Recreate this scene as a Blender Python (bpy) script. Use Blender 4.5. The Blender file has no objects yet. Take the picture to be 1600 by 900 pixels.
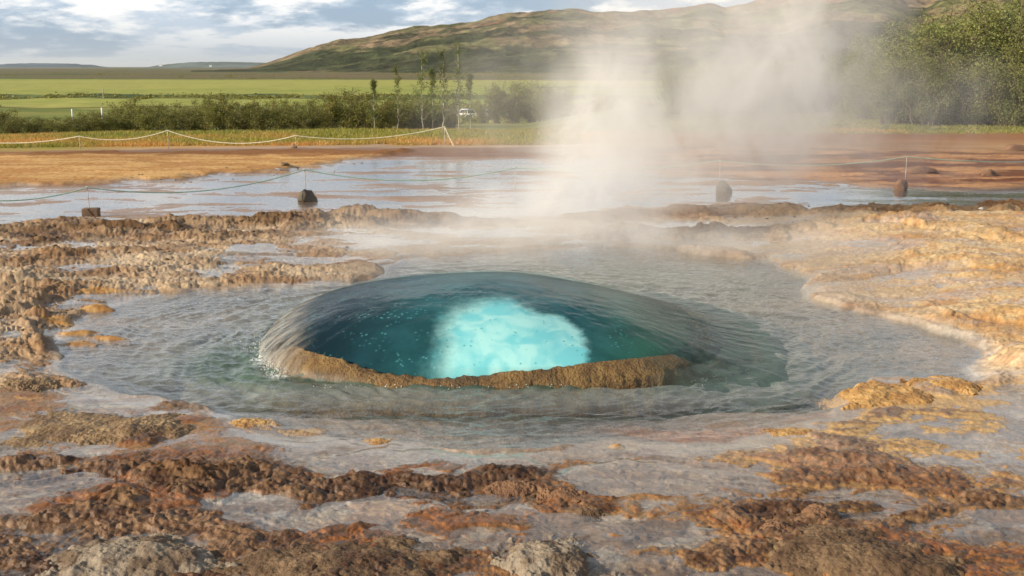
import bpy, math, random
import numpy as np
from mathutils import Vector, Matrix, noise as mnoise

R = math.radians
scene = bpy.context.scene
COL = scene.collection

# ---------------------------------------------------------------- camera
CAM_H = 2.2
PITCH = 11.4
F = 800 / math.tan(R(25))          # focal length in pixels of a 1600 px wide frame
cam_d = bpy.data.cameras.new('camera')
cam_d.sensor_width = 36
cam_d.lens = 18 / math.tan(R(25))
cam_d.clip_start = 0.1
cam_d.clip_end = 80000
cam = bpy.data.objects.new('camera', cam_d)
cam.location = (0, 0, CAM_H)
cam.rotation_euler = (R(90 - PITCH), 0, 0)
COL.objects.link(cam)
scene.camera = cam

# ---------------------------------------------------------------- light
SUN_EL, SUN_AZ = 24.0, -112.0       # azimuth clockwise from +Y (north): -112 = left and a little behind the camera
world = bpy.data.worlds.new('World')
scene.world = world
world.use_nodes = True
wt = world.node_tree
wt.nodes.clear()

class NT:
    """tiny helper to write node trees"""
    def __init__(s, tree):
        s.t = tree
    def n(s, typ, **kw):
        nd = s.t.nodes.new(typ)
        ins = kw.pop('ins', {})
        for k, v in kw.items():
            setattr(nd, k, v)
        for k, v in ins.items():
            s.set(nd.inputs[k], v)
        return nd
    def set(s, sock, v):
        if isinstance(v, bpy.types.NodeSocket):
            s.t.links.new(v, sock)
        elif isinstance(v, bpy.types.Node):
            s.t.links.new(v.outputs[0], sock)
        else:
            if hasattr(sock.default_value, '__len__') and not hasattr(v, '__len__'):
                v = (v,) * len(sock.default_value)
            if hasattr(v, '__len__') and len(v) == 3 and len(sock.default_value) == 4:
                v = tuple(v) + (1,)
            sock.default_value = v
    def m(s, op, a, b=0.0, c=0.0, clamp=False):
        nd = s.t.nodes.new('ShaderNodeMath')
        nd.operation = op
        nd.use_clamp = clamp
        for i, v in enumerate((a, b, c)):
            s.set(nd.inputs[i], v)
        return nd.outputs[0]
    def v(s, op, a, b=(0, 0, 0)):
        nd = s.t.nodes.new('ShaderNodeVectorMath')
        nd.operation = op
        s.set(nd.inputs[0], a)
        if op == 'SCALE':
            s.set(nd.inputs['Scale'], b)
        else:
            s.set(nd.inputs[1], b)
        return nd.outputs['Value'] if op in ('LENGTH', 'DISTANCE', 'DOT_PRODUCT') else nd.outputs[0]
    def ss(s, v, lo, hi, a=0.0, b=1.0, kind='SMOOTHSTEP'):
        nd = s.t.nodes.new('ShaderNodeMapRange')
        nd.interpolation_type = kind
        for k, x in (('Value', v), ('From Min', lo), ('From Max', hi), ('To Min', a), ('To Max', b)):
            s.set(nd.inputs[k], x)
        return nd.outputs[0]
    def mix(s, f, a, b, blend='MIX'):
        nd = s.t.nodes.new('ShaderNodeMix')
        nd.data_type = 'RGBA'
        nd.blend_type = blend
        s.set(nd.inputs[0], f)
        s.set(nd.inputs[6], a)
        s.set(nd.inputs[7], b)
        return nd.outputs[2]
    def noise(s, vec, scale, detail=4, rough=.55, dist=0.0, out=0):
        nd = s.t.nodes.new('ShaderNodeTexNoise')
        if vec is not None:
            s.set(nd.inputs['Vector'], vec)
        nd.inputs['Scale'].default_value = scale
        nd.inputs['Detail'].default_value = detail
        nd.inputs['Roughness'].default_value = rough
        nd.inputs['Distortion'].default_value = dist
        return nd.outputs[out]

w = NT(wt)
sky = w.n('ShaderNodeTexSky', sky_type='NISHITA', sun_disc=False)
sky.sun_elevation = R(SUN_EL)
sky.sun_rotation = R(SUN_AZ)
sky.air_density = 1.0
sky.dust_density = 1.2
sky.ozone_density = 1.0
tc = w.n('ShaderNodeTexCoord')
gen = tc.outputs['Generated']
sep = w.n('ShaderNodeSeparateXYZ', ins={0: gen})
el = sep.outputs['Z']
# clouds: heaps flattened towards the horizon
elw = w.m('POWER', w.m('MAXIMUM', el, 0.0), 0.62)
comb = w.n('ShaderNodeCombineXYZ', ins={0: sep.outputs['X'], 1: sep.outputs['Y'], 2: w.m('MULTIPLY', elw, 1.9)})
c1 = w.noise(comb.outputs[0], 6.5, 8, .60, .1)
c2 = w.noise(w.v('ADD', comb.outputs[0], (-0.04, -0.02, 0.06)), 6.5, 8, .60, .1)
cov = w.ss(c1, .40, .50)
litc = w.ss(w.m('SUBTRACT', c1, c2), -.06, .07)
ccol = w.mix(litc, (7.6, 8.9, 10.4), (14.0, 13.8, 13.4))
pale = w.mix(w.ss(el, .08, .5, .62, .0), sky.outputs[0], (5.0, 7.4, 10.6))
allc = w.mix(w.m('MULTIPLY', cov, w.ss(el, .28, .6, .93, .12)), pale, ccol)
hz = w.ss(el, 0.0, .05, .75, 0.0)
allc = w.mix(hz, allc, (4.9, 5.9, 7.0))
bg = w.n('ShaderNodeBackground', ins={'Color': allc, 'Strength': 0.066})
wo = w.n('ShaderNodeOutputWorld', ins={'Surface': bg})

sl = bpy.data.lights.new('sun', 'SUN')
sl.energy = 5.0
sl.angle = R(.53)
sl.color = (1.0, .87, .67)
sun = bpy.data.objects.new('sun', sl)
sd = Vector((math.sin(R(SUN_AZ)) * math.cos(R(SUN_EL)), math.cos(R(SUN_AZ)) * math.cos(R(SUN_EL)), math.sin(R(SUN_EL))))
sun.rotation_euler = sd.to_track_quat('Z', 'Y').to_euler()
sun.location = sd * 50
COL.objects.link(sun)

scene.view_settings.view_transform = 'Standard'
scene.view_settings.look = 'None'
scene.view_settings.gamma = 1
scene.view_settings.use_curve_mapping = False
scene.view_settings.exposure = 0.32
scene.render.engine = 'CYCLES'
cy = scene.cycles
cy.use_denoising = True
cy.max_bounces = 8
cy.diffuse_bounces = 2
cy.glossy_bounces = 3
cy.transmission_bounces = 4
cy.transparent_max_bounces = 12
cy.volume_bounces = 4
cy.volume_step_rate = 1.0
cy.volume_max_steps = 256
cy.caustics_reflective = False
cy.caustics_refractive = False
cy.sample_clamp_indirect = 4

# ---------------------------------------------------------------- numpy noise
def sstep(a, b, x):
    t = np.clip((x - a) / (b - a), 0, 1)
    return t * t * (3 - 2 * t)

def mixf(a, b, t):
    return a * (1 - t) + b * t

_g = np.arange(256) * (2 * np.pi / 256)
_GX, _GY = np.cos(_g).astype(np.float32), np.sin(_g).astype(np.float32)

def _h(xi, yi, seed):
    h = xi.astype(np.uint32) * np.uint32(374761393) + yi.astype(np.uint32) * np.uint32(668265263) + np.uint32((seed * 2246822519) & 0xffffffff)
    h = (h ^ (h >> np.uint32(13))) * np.uint32(1274126177)
    return h ^ (h >> np.uint32(16))

def pn(x, y, seed=0):
    x = np.asarray(x, np.float32); y = np.asarray(y, np.float32)
    x0 = np.floor(x); y0 = np.floor(y)
    fx = x - x0; fy = y - y0
    xi = x0.astype(np.int64); yi = y0.astype(np.int64)
    u = fx * fx * fx * (fx * (fx * 6 - 15) + 10); v = fy * fy * fy * (fy * (fy * 6 - 15) + 10)
    def g(dx, dy):
        k = (_h(xi + dx, yi + dy, seed) & np.uint32(255)).astype(np.int32)
        return _GX[k] * (fx - dx) + _GY[k] * (fy - dy)
    a = g(0, 0); b = g(1, 0); c = g(0, 1); d = g(1, 1)
    return ((a + (b - a) * u) * (1 - v) + (c + (d - c) * u) * v) * 1.5

def fbm(x, y, f, octv=4, gain=.5, seed=0, sx=1.0, sy=1.0):
    o = 0; a = 1.0; t = 0
    for i in range(octv):
        o = o + a * pn(x * f * sx + 17.3 * i, y * f * sy - 9.1 * i, seed + i)
        t += a; a *= gain; f *= 2.07
    return o / t * 1.6

def ridged(x, y, f, octv=4, gain=.5, seed=0):
    o = 0; a = 1.0; t = 0
    for i in range(octv):
        o = o + a * (1 - 2.2 * np.abs(pn(x * f + 5.3 * i, y * f + 11.7 * i, seed + i)))
        t += a; a *= gain; f *= 2.1
    return o / t

def worley(x, y, f, seed=0):
    x = x * f; y = y * f
    xi = np.floor(x).astype(np.int64); yi = np.floor(y).astype(np.int64)
    d1 = np.full(x.shape, 9.0, np.float32); cv = np.zeros(x.shape, np.float32)
    for dx in (-1, 0, 1):
        for dy in (-1, 0, 1):
            h = _h(xi + dx, yi + dy, seed)
            px = xi + dx + (h & np.uint32(1023)).astype(np.float32) / 1023
            py = yi + dy + ((h >> np.uint32(10)) & np.uint32(1023)).astype(np.float32) / 1023
            d = np.hypot(x - px, y - py).astype(np.float32)
            n = d < d1
            cv = np.where(n, ((h >> np.uint32(20)) & np.uint32(1023)).astype(np.float32) / 1023, cv); d1 = np.where(n, d, d1)
    return d1, cv

def terr(n, k, a=.5, b=.95):
    q = n * k
    f = np.floor(q); t = q - f
    return (f + sstep(a, b, t)) / k, t

# ---------------------------------------------------------------- from picture to place
cp, sp = math.cos(R(PITCH)), math.sin(R(PITCH))
def ray(px, py):
    u = (px - 800) / F; v = (450 - py) / F
    return np.array([u, cp + v * sp, -sp + v * cp])
def P(px, py, z=0.0):
    d = ray(px, py)
    t = (z - CAM_H) / d[2]
    return float(d[0] * t), float(d[1] * t)
def PL(pts, z=0.0):
    return [P(a, b, z) for a, b in pts]
def X_at(px, dist):
    return (px - 800) / F * dist

def seg_d(x, y, pts, vals=None):
    """distance to a polyline and the interpolated value along it"""
    best = np.full(x.shape, 1e9, np.float32); val = np.zeros(x.shape, np.float32)
    for i in range(len(pts) - 1):
        ax, ay = pts[i]; bx, by = pts[i + 1]
        dx, dy = bx - ax, by - ay
        t = np.clip(((x - ax) * dx + (y - ay) * dy) / (dx * dx + dy * dy + 1e-9), 0, 1)
        d = np.hypot(x - ax - t * dx, y - ay - t * dy)
        m = d < best
        best = np.where(m, d, best)
        if vals is not None:
            val = np.where(m, vals[i] + (vals[i + 1] - vals[i]) * t, val)
    return best, val

def poly_sd(x, y, pts):
    d, _ = seg_d(x, y, pts + [pts[0]])
    ins = np.zeros(x.shape, bool)
    n = len(pts)
    for i in range(n):
        ax, ay = pts[i]; bx, by = pts[(i + 1) % n]
        c = ((ay > y) != (by > y)) & (x < (bx - ax) * (y - ay) / (by - ay + 1e-12) + ax)
        ins ^= c
    return np.where(ins, -d, d)

POOL = PL([(215,470),(130,500),(75,535),(95,575),(180,603),(290,625),(350,650),(430,675),(560,690),(700,702),(860,703),
           (985,698),(1120,690),(1190,676),(1260,655),(1335,632),(1345,605),(1400,592),(1520,590),(1535,560),(1500,530),
           (1420,505),(1330,485),(1270,462),(1255,430),(1190,405),(1080,395),(960,385),(860,390),(760,395),(620,405),
           (600,435),(480,445),(350,452)])
# the dome of water
DC = (-0.17, 8.92)
DPF = 2.75                          # the front of the crater is squarer than its back
DRX, DRF, DRB, DH = 1.86, 1.56, 1.85, .455

def dome_s(x, y):
    dx = x - DC[0]; dy = y - DC[1]
    ry = np.where(dy < 0, DRF, DRB)
    p = np.where(dy < 0, DPF, 2.0)
    return (np.abs(dx / DRX) ** p + np.abs(dy / ry) ** p) ** (1 / p)

def blob(x, y, px, py, rx, ry):
    cx, cy_ = P(px, py)
    return np.exp(-(((x - cx) / rx) ** 2 + ((y - cy_) / ry) ** 2))

C = lambda *a: np.array(a, np.float32)

def blend(col, c, m):
    c = np.asarray(c, np.float32)
    return col + (c - col) * m[..., None]

def far_base(x, y):
    r = np.hypot(x, y)
    zl = np.interp(r, [0, 30, 45, 80, 150, 300, 1000], [0, 0, -.42, -2.1, -5.0, -8, -8])
    zr = np.interp(r, [0, 30, 60, 120, 300, 1000], [0, 0, -.15, -2.0, -8, -8])
    s = sstep(.0, .12, x / np.maximum(y, 1.0))
    return mixf(zl, zr, s)

def near_terrain(x, y):
    """returns ground z, water z, colour, wet(0..1) for points closer than about 34 m"""
    x = x.astype(np.float32); y = y.astype(np.float32)
    w1 = fbm(x, y, .9, 3, .55, 11); w2 = fbm(x, y, .9, 3, .55, 23)
    w3 = fbm(x, y, 4.5, 2, .5, 31); w4 = fbm(x, y, 4.5, 2, .5, 37)
    xw = x + .16 * w1 + .035 * w3; yw = y + .16 * w2 + .035 * w4
    amp_far = np.clip(y / 9, .8, 2.2)
    xf = x + .16 * amp_far * w1; yf = y + .3 * amp_far * w2 + .05 * w3
    sd = poly_sd(xw, yw, POOL)
    n_big = fbm(x, y, .55, 4, .5, 51, 0.6, 1.0)
    n_str = fbm(xw, yw, 1.5, 5, .56, 61, .42, 1.0)     # streaks drawn out across the picture
    n_fine = fbm(x, y, 9, 3, .55, 71)
    rid = ridged(xw, yw, 1.5, 4, .55, 81)
    rid2 = ridged(xw, yw, 4.2, 3, .55, 87)
    d1, d2 = worley(x + .02 * w3, y + .02 * w4, 7.0, 5)
    cob = np.clip(1 - d1 * 1.25, 0, 1)
    d3, d4 = worley(x + .01 * w3, y, 24.0, 9)
    wa = fbm(x, y, 3.0, 3, .6, 91) * .12; wb = fbm(x, y, 3.0, 3, .6, 97) * .12
    bd, bv = worley(x * .62 + wa, y + wb, 3.1, 14)
    bd2, bv2 = worley(x * .7 + wa, y + wb, 7.5, 17)
    block = bv * sstep(.95, .25, bd) * .75 + bv2 * sstep(.9, .2, bd2) * .5
    grain = np.clip(1 - d3 * 1.2, 0, 1)

    right = sstep(2.2, 4.4, x - .12 * (y - 8))
    xv = x + .10 * fbm(x, y, 2.2, 4, .6, 241); yv = y + .10 * fbm(x, y, 2.2, 4, .6, 247)
    tn = fbm(xv, yv, 1.5, 6, .58, 251, .55, 1.0)
    t1, tf = terr(tn, 5.0)
    t2, tf2 = terr(fbm(xv, yv, 4.0, 4, .6, 257, .6, 1.0), 3.0)
    ter = t1 + .28 * t2
    t01 = np.clip(.5 + 1.0 * mixf(ter, tn, .35), 0, 1.3)
    # ---- region masks
    stream_sd = poly_sd(xf, yf, PL([(-300,300),(0,297),(250,280),(450,266),(560,250),(650,240),(860,238),(900,262),(900,310),(760,330),(640,325),(500,340),(330,345),(150,350),(0,360),(-300,400)]))
    stream = sstep(.25, -.25, stream_sd)
    rstream = sstep(.4, -.4, poly_sd(xf, yf, PL([(860,270),(1100,278),(1300,285),(1500,300),(1620,312),(1620,322),(1300,318),(1100,322),(900,325)])))
    bar = sstep(.25, -.3, poly_sd(xf, yf, PL([(-200,243),(150,239),(300,241),(430,236),(640,238),(600,246),(540,252),(455,268),(240,283),(100,292),(-200,298)])))
    front = sstep(.0, .25, sd) * sstep(8.6, 7.2, y + .12 * np.abs(x))
    leftbank = sstep(0, .15, sd) * sstep(-1.0, -2.6, x) * sstep(7.0, 7.6, y) * (1 - stream) * sstep(16.5, 15.5, y)
    rightbank = sstep(0, .15, sd) * right * sstep(6.8, 7.6, y) * sstep(16.2, 15.2, y)
    midback = sstep(0, .15, sd) * sstep(10.5, 11.5, y) * sstep(16.5, 15.5, y) * (1 - leftbank) * (1 - rightbank)
    redback = sstep(1.5, 4.5, x - .02 * y) * sstep(19.0, 20.5, y)
    # ---- macro
    m = .012 * sstep(0, .3, sd) + .03 * sstep(0, .6, sd) * (leftbank + .0)
    m = m + rightbank * (.020 * ter + .008 * fbm(x, y, 7, 4, .6, 293) + .09 * sstep(0, .35, sd) + .10 * sstep(.4, 2.2, sd))
    m = m + midback * .03 + .07 * bar + .05 * leftbank * sstep(.6, 2, sd)
    # ---- detail amplitude / water threshold
    A = .018 + .022 * front * sstep(6.6, 5.4, y) + .022 * leftbank + .026 * rightbank + .02 * midback - .004 * stream
    A = A + .05 * redback
    T = .10 + np.zeros_like(x)
    T = mixf(T, -.10, front) + .30 * fbm(xw, yw, 2.6, 3, .55, 111, .5, 1.0) * (front + .6 * leftbank + .5 * rightbank)
    T = T - .04 * stream * (1 - bar) + .05 * rstream + .32 * (stream + rstream) * fbm(x, y, 1.1, 3, .55, 117, .35, 1.0)
    T = T - .75 * bar - .36 * leftbank - .45 * rightbank - .15 * midback - .9 * redback * (1 - rstream)
    T = T - .95 * sstep(26, 28, y)
    det = .62 * n_str + .30 * rid * (leftbank * .8 + .35) + .10 * n_fine + .25 * n_big
    # puddles that stand in the foreground crust
    def pud(px, py, rx, ry, s=1.0):
        return s * sstep(1.15, .75, np.hypot((xw - P(px, py)[0]) / rx, (yw - P(px, py)[1]) / ry) + .25 * w3)
    pd = pud(160, 786, .18, .13) + pud(90, 765, .5, .2) + pud(340, 797, .42, .14) + pud(350, 783, .22, .05) + pud(470, 820, .55, .17) + pud(590, 805, .26, .18) + pud(20, 800, .25, .2)
    pd = pd + pud(700, 838, .75, .28) + pud(610, 856, .4, .12) + pud(150, 700, .3, .12) + pud(420, 690, .7, .3) + pud(660, 725, .7, .22) + pud(1590, 828, .25, .2) + pud(400, 400, .5, .3) + pud(560, 385, .8, .5)
    pd = pd + pud(1010, 770, .6, .35, .8) + pud(980, 850, .5, .3, .8) + pud(330, 660, .5, .2)
    pd = np.clip(pd, 0, 1)
    fore = front * sstep(6.5, 6.0, y - .12 * x)
    Lf = fore * sstep(.8, -.6, x)                   # brown crust, left and middle foreground
    T = T - .14 * Lf + .02 * fore * sstep(.5, 2., x)
    T = mixf(T, np.maximum(T, .30), pd)
    det = mixf(det, 1.25 * ter + .12 * n_fine, .9 * front + .5 * leftbank + .35 * rightbank)
    film = m + A * T
    g = m + A * det
    crust = np.zeros_like(x)
    dry = np.zeros_like(x)
    # ---- ridges, ledges and crusts: (picture points, heights, half width m, roughness, crust)
    def ridge(pts, hs, wd, rough=.6, cr=1.0, flat=0.0, wx=xw, wy=yw):
        nonlocal g, crust
        d, hv = seg_d(wx, wy, PL(pts), hs)
        wdn = wd * (1 + .45 * w1 + .2 * w3)
        t = np.clip(1 - d / wdn, 0, 1)
        t = np.clip(t + .30 * (ter) * sstep(0, .2, t), 0, 1)
        prof = mixf(t * t * (3 - 2 * t), np.clip(t * 3.0, 0, 1), flat)
        k = (1 - .55 * rough) + rough * (.55 * block + .95 * t01 + .10 * rid - .15)
        g = g + prof * hv * np.where(y > 8.5, .50, .42) * np.clip(k, .08, 2.2)
        crust = np.maximum(crust, cr * sstep(.0, .35, t))
        return prof
    # dark broken ridge behind the pool on the left
    ridge([(20,376),(100,366),(200,362),(330,362),(450,356),(560,348),(650,346),(760,352)], [.04,.06,.11,.13,.14,.15,.13,.06], .6, .9, 1, .15, xf, yf)
    ridge([(0,398),(110,380),(230,374),(330,384),(400,378),(480,366)], [.05,.06,.07,.06,.05,.03], .30, 1.0, .9, .2)
    ridge([(0,422),(80,415),(160,405),(260,398)], [.06,.05,.04,.03], .3, 1.0, .5, .2)
    ridge([(0,450),(90,440),(180,430),(280,425),(340,420)], [.06,.05,.04,.03,.02], .24, .9, .3, .3)
    # ledge above the pool on the left
    ridge([(-60,500),(10,488),(60,474),(110,462),(128,458)], [.16,.17,.17,.13,.06], .27, .7, .4, .6)
    ridge([(60,498),(40,515),(30,530),(70,550)], [.10,.09,.08,.05], .13, .7, .5, .4)
    ridge([(30,540),(100,562),(190,592),(290,622),(330,640)], [.03,.035,.03,.035,.03], .10, .6, .3, .3)
    ridge([(180,440),(300,432),(420,438),(560,436)], [.02,.02,.025,.025], .16, .7, .1, .2)
    # right: crumbled ridge and the pale terraces below it
    ridge([(930,345),(1040,338),(1160,335),(1280,340),(1400,338),(1500,332),(1640,330)], [.08,.15,.18,.17,.19,.20,.19], .85, .85, 1, .2, xf, yf)
    ridge([(980,372),(1100,368),(1250,372)], [.16,.20,.14], .5, .8, .35, .2, xf, yf)
    ridge([(1330,362),(1400,366),(1500,380),(1560,396),(1640,405)], [.10,.13,.13,.12,.10], .4, .5, .15, .6)
    ridge([(1060,396),(1150,404),(1200,418)], [.10,.12,.07], .3, .7, .3, .3)
    ridge([(1300,440),(1400,425),(1520,432),(1620,445)], [.06,.07,.07,.07], .35, .6, .1, .3)
    ridge([(1285,470),(1360,488),(1430,505),(1500,527),(1570,560),(1640,585)], [.05,.08,.10,.11,.11,.1], .30, .55, .0, .3)
    ridge([(1420,488),(1500,498),(1620,520)], [.06,.07,.08], .26, .6, .0, .4)
    ridge([(1470,610),(1560,600),(1650,598)], [.04,.05,.05], .18, .5, .1, .3)
    # foreground
    ridge([(-40,748),(60,738),(170,742),(260,746),(330,742)], [.025,.028,.025,.024,.02], .18, .9, 1, .2)
    ridge([(-40,726),(30,716),(80,712)], [.09,.08,.03], .16, .7, 1, .3)
    ridge([(150,790),(250,768),(300,760)], [.03,.04,.03], .2, 1, .8, .2)
    ridge([(400,770),(470,768),(560,762),(640,758),(740,752)], [.02,.028,.028,.024,.02], .2, .9, 1, .2)
    ridge([(440,786),(500,780),(600,772),(700,775)], [.02,.028,.028,.028], .16, 1.1, 1, .2)
    ridge([(700,752),(790,746),(850,756),(900,778),(930,800)], [.028,.038,.04,.035,.02], .15, .8, 1, .25)
    ridge([(420,846),(500,838),(570,828),(620,818)], [.022,.035,.03,.02], .06, .4, .8, .6)
    ridge([(320,742),(380,735),(480,736)], [.03,.04,.02], .14, .8, .9, .2)
    ridge([(-30,880),(120,830),(250,815),(400,850),(520,870)], [.02,.03,.03,.025,.02], .42, 1.0, .7, .1)
    ridge([(1160,815),(1240,806),(1330,800)], [.03,.04,.02], .14, .9, 1, .2)
    ridge([(1230,842),(1300,828),(1350,838)], [.035,.045,.03], .17, .7, 1, .2)
    ridge([(1400,830),(1450,808),(1520,803),(1600,800)], [.03,.05,.05,.035], .12, .7, 1, .3)
    ridge([(1150,870),(1080,876),(1010,880)], [.03,.03,.02], .2, .9, .9, .2)
    ridge([(1380,675),(1500,668),(1640,680)], [.02,.025,.02], .35, .6, .5, .1)
    ridge([(1270,712),(1400,715)], [.025,.02], .13, .7, .5, .2)
    ridge([(1240,745),(1340,750),(1480,765)], [.025,.03,.02], .16, .8, .6, .2)
    ridge([(650,690),(760,700),(880,706),(990,700)], [.018,.02,.018,.018], .10, .7, .3, .3)
    ridge([(250,640),(330,632),(300,660),(200,690)], [.03,.03,.03,.02], .15, .8, .7, .2)
    # crumbly relief
    cm = np.clip(crust + .55 * leftbank + .35 * rightbank * sstep(12, 13.5, y), 0, 1)
    drymask = np.clip(cm * (1 - pd) + .0, 0, 1)
    g = g + drymask * (.007 * cob + .004 * rid2 + .008 * block + .018 * ter + .008 * grain * sstep(12, 8, y)) * (1 - .6 * rightbank)
    g = g + leftbank * (.016 * block * sstep(-.3, .4, n_big) + .026 * ter)
    g = g + (front * sstep(6.6, 5.6, y) * (1 - pd)) * (.005 * grain + .009 * fbm(x, y, 19, 3, .65, 271, .7, 1.0) * sstep(-.02, .02, det - T))
    g = g + leftbank * (1 - pd) * (.012 * fbm(x, y, 8.5, 4, .65, 291, .8, 1.0) + .012 * (np.abs(pn(xv * 5, yv * 6, 295)) < .06) * -1.0)
    # orange knobs standing in the left edge of the pool
    knob = np.zeros_like(x)
    for px, py, rx, ry, hh in ((150,487,.20,.12,.05),(90,506,.18,.10,.04),(130,452,.3,.16,.05),(112,522,.28,.10,.035),(165,530,.22,.08,.022),
                               (120,540,.2,.07,.018),(85,510,.15,.1,.04),(150,462,.35,.12,.045),(40,630,.2,.1,.03)):
        q = np.hypot((xw - P(px, py)[0]) / rx, (yw - P(px, py)[1]) / ry)
        kk = sstep(1.1, .2, q)
        g = np.maximum(g, -.012 + hh * 1.15 * kk + .006 * cob * kk - .1 * (1 - np.clip(kk * 4, 0, 1)))
        knob = np.maximum(knob, sstep(.0, .25, kk))
    # ---- pool bed
    s = dome_s(x, y)
    bed = -.012 - .05 * sstep(0, .9, -sd)
    deepL = blob(x, y, 390, 575, .75, .55); deepR = blob(x, y, 1200, 590, .9, .55); deepB = blob(x, y, 850, 435, 4, 1.2)
    deepF = sstep(1.32, 1.08, s) * sstep(-6.9, -7.6, -y + 0 * x)
    bed = bed - .30 * deepL - .16 * deepR - .10 * deepB - .11 * sstep(1.42, 1.1, s) - .35 * sstep(1.06, .93, s)
    bed = bed + .02 * n_str * sstep(0, .4, -sd) + .008 * n_fine
    shelf = blob(x, y, 1180, 655, .9, .35)
    bed = np.maximum(bed, -.05 + .035 * shelf - .3 * (1 - np.clip(shelf * 1.5, 0, 1)))
    inpool = sstep(.03, -.07, sd) * (1 - np.clip(knob * 2, 0, 1))
    g = mixf(g, bed, inpool)
    film = mixf(film, 0.0 * film, sstep(.12, .0, sd))
    # ---- colour (albedo)
    rel = g - film
    wet_band = sstep(.012, .0, rel)
    sinter = C(.42, .345, .275)
    col = np.broadcast_to(sinter, x.shape + (3,)).copy()
    col = blend(col, C(.52, .47, .42), sstep(.0, .6, n_big))
    mot = fbm(xw, yw, 5.5, 4, .62, 121, .4, 1.0)
    near_ = sstep(7.0, 5.0, y)
    col = blend(col, C(.46, .23, .09), .65 * sstep(.05, .35, fbm(xw, yw, 3.6, 4, .62, 281, .32, 1.0)) * front)
    col = blend(col, C(.20, .115, .06), (.60 + .30 * near_) * sstep(-.06 - .22 * near_, .22 - .06 * near_, mot) * (front + .5 * stream))
    col = blend(col, C(.62, .50, .36), .7 * sstep(.22, .42, fbm(xw, yw, 7.0, 3, .6, 127, .35, 1.0)) * front)
    col = blend(col, C(.36, .25, .17), .6 * sstep(-.05, .45, fbm(xw, yw, 2.2, 4, .6, 131, .35, 1.0)))
    col = blend(col, C(.33, .16, .07), .5 * sstep(.2, .6, fbm(xw, yw, 3.1, 4, .6, 141, .3, 1.0)))
    col = blend(col, C(.19, .13, .09), .72 * near_ * front * (1 - .5 * pd))
    # raised parts brown
    rust = C(.23, .08, .022); brown = C(.085, .044, .021); grey = C(.29, .23, .16)
    up = sstep(-.002, .006, rel) * (1 - rightbank) * (1 - bar)
    col = blend(col, mixf(rust, brown, sstep(.0, .5, n_fine + .3)[..., None]), .82 * up * np.clip(front + stream + leftbank + .5 * midback, 0, 1))
    cliff = sstep(.45, .55, tf) * sstep(1.0, .9, tf) * sstep(-.004, .002, rel)
    col = blend(col, C(.26, .10, .028), .75 * cliff * (front + .5 * leftbank))
    topd = sstep(.02, .07, rel)
    colb = mixf(C(.055, .027, .013), C(.20, .115, .058), sstep(-.3, .7, n_fine * .6 + n_str + .35 * rid2)[..., None])
    col = blend(col, colb, .85 * np.clip(crust + .8 * Lf * up, 0, 1) * (1 - pd))
    # left rubble: sandy tan
    tan = mixf(C(.34, .21, .11), C(.62, .48, .32), sstep(-.4, .6, n_str)[..., None])
    col = blend(col, tan, .85 * leftbank * (1 - .65 * crust))
    col = blend(col, C(.48, .38, .27), .7 * midback * (1 - crust) * sstep(-.4, .3, n_str))
    # right bank: cream and ochre flowstone
    oc = mixf(C(.50, .29, .10), C(.70, .53, .29), sstep(-.5, .5, n_str + .4 * rid)[..., None])
    oc = blend(oc, C(.44, .20, .055), sstep(.1, .6, fbm(xw, yw, 2.8, 4, .6, 151, .5, 1.0)) * .7)
    oc = blend(oc, C(.46, .42, .40), sstep(.05, .5, fbm(xw, yw, 1.7, 4, .6, 161, .35, 1.0)) * .75)
    oc = blend(oc, C(.46, .19, .045), .4 * sstep(.35, .55, tf) * sstep(1.0, .8, tf))
    oc = blend(oc, C(.50, .26, .09), .25 * sstep(.35, .6, tf2) * sstep(1.0, .8, tf2))
    col = blend(col, oc, rightbank * (1 - .85 * crust))
    # right foreground, paler with golden edges
    rf = front * sstep(.3, 2.0, x) * sstep(5.3, 6.3, y)
    col = blend(col, C(.50, .40, .31), .45 * rf * (1 - crust))
    gold = sstep(.0, .004, rel) * sstep(.016, .008, rel)
    col = blend(col, C(.58, .36, .13), .6 * gold * (rf + .4 * front * (1 - Lf)))
    # back: dark red mud, tan bar
    mud = mixf(C(.20, .095, .04), C(.34, .20, .11), sstep(-.4, .5, n_str)[..., None])
    mud = mixf(mud, np.broadcast_to(C(.10, .065, .045), mud.shape), sstep(.001, -.003, rel)[..., None])
    col = blend(col, mud, np.clip(stream + rstream, 0, 1) * .9 * (1 - bar))
    redc = mixf(C(.17, .065, .03), C(.52, .27, .12), sstep(-.35, .45, fbm(x, y, .9, 5, .62, 261, .45, 1.0))[..., None])
    col = blend(col, redc, redback * (1 - .8 * rstream))
    barc = mixf(C(.44, .225, .075), C(.60, .37, .15), sstep(-.4, .5, n_str + .4 * n_fine)[..., None])
    barc = blend(barc, C(.25, .11, .04), .75 * sstep(-.9, -.1, poly_sd(x, y, PL([(-200,243),(150,239),(300,241),(430,236),(640,238),(600,246),(540,252),(455,268),(240,283),(100,292),(-200,298)]))) * sstep(21.5, 20, y + .0 * x))
    col = blend(col, barc, bar)
    strip = sstep(26.5, 27.5, yf) * sstep(31.5, 30.5, yf) * sstep(2, -1, x)
    col = blend(col, C(.21, .085, .03), strip * .85)
    beach = sstep(30.3, 31.3, yf) * sstep(33.5, 32.5, yf) * sstep(2, -1, x)
    col = blend(col, C(.46, .29, .14), beach * .8)
    # crusty ridge at the right back is warmer
    col = blend(col, mixf(C(.24, .12, .05), C(.42, .27, .14), sstep(-.4, .6, n_str + .5 * rid2)[..., None]), .8 * crust * sstep(1.2, 2.4, x) * sstep(12, 13, y))
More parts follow.
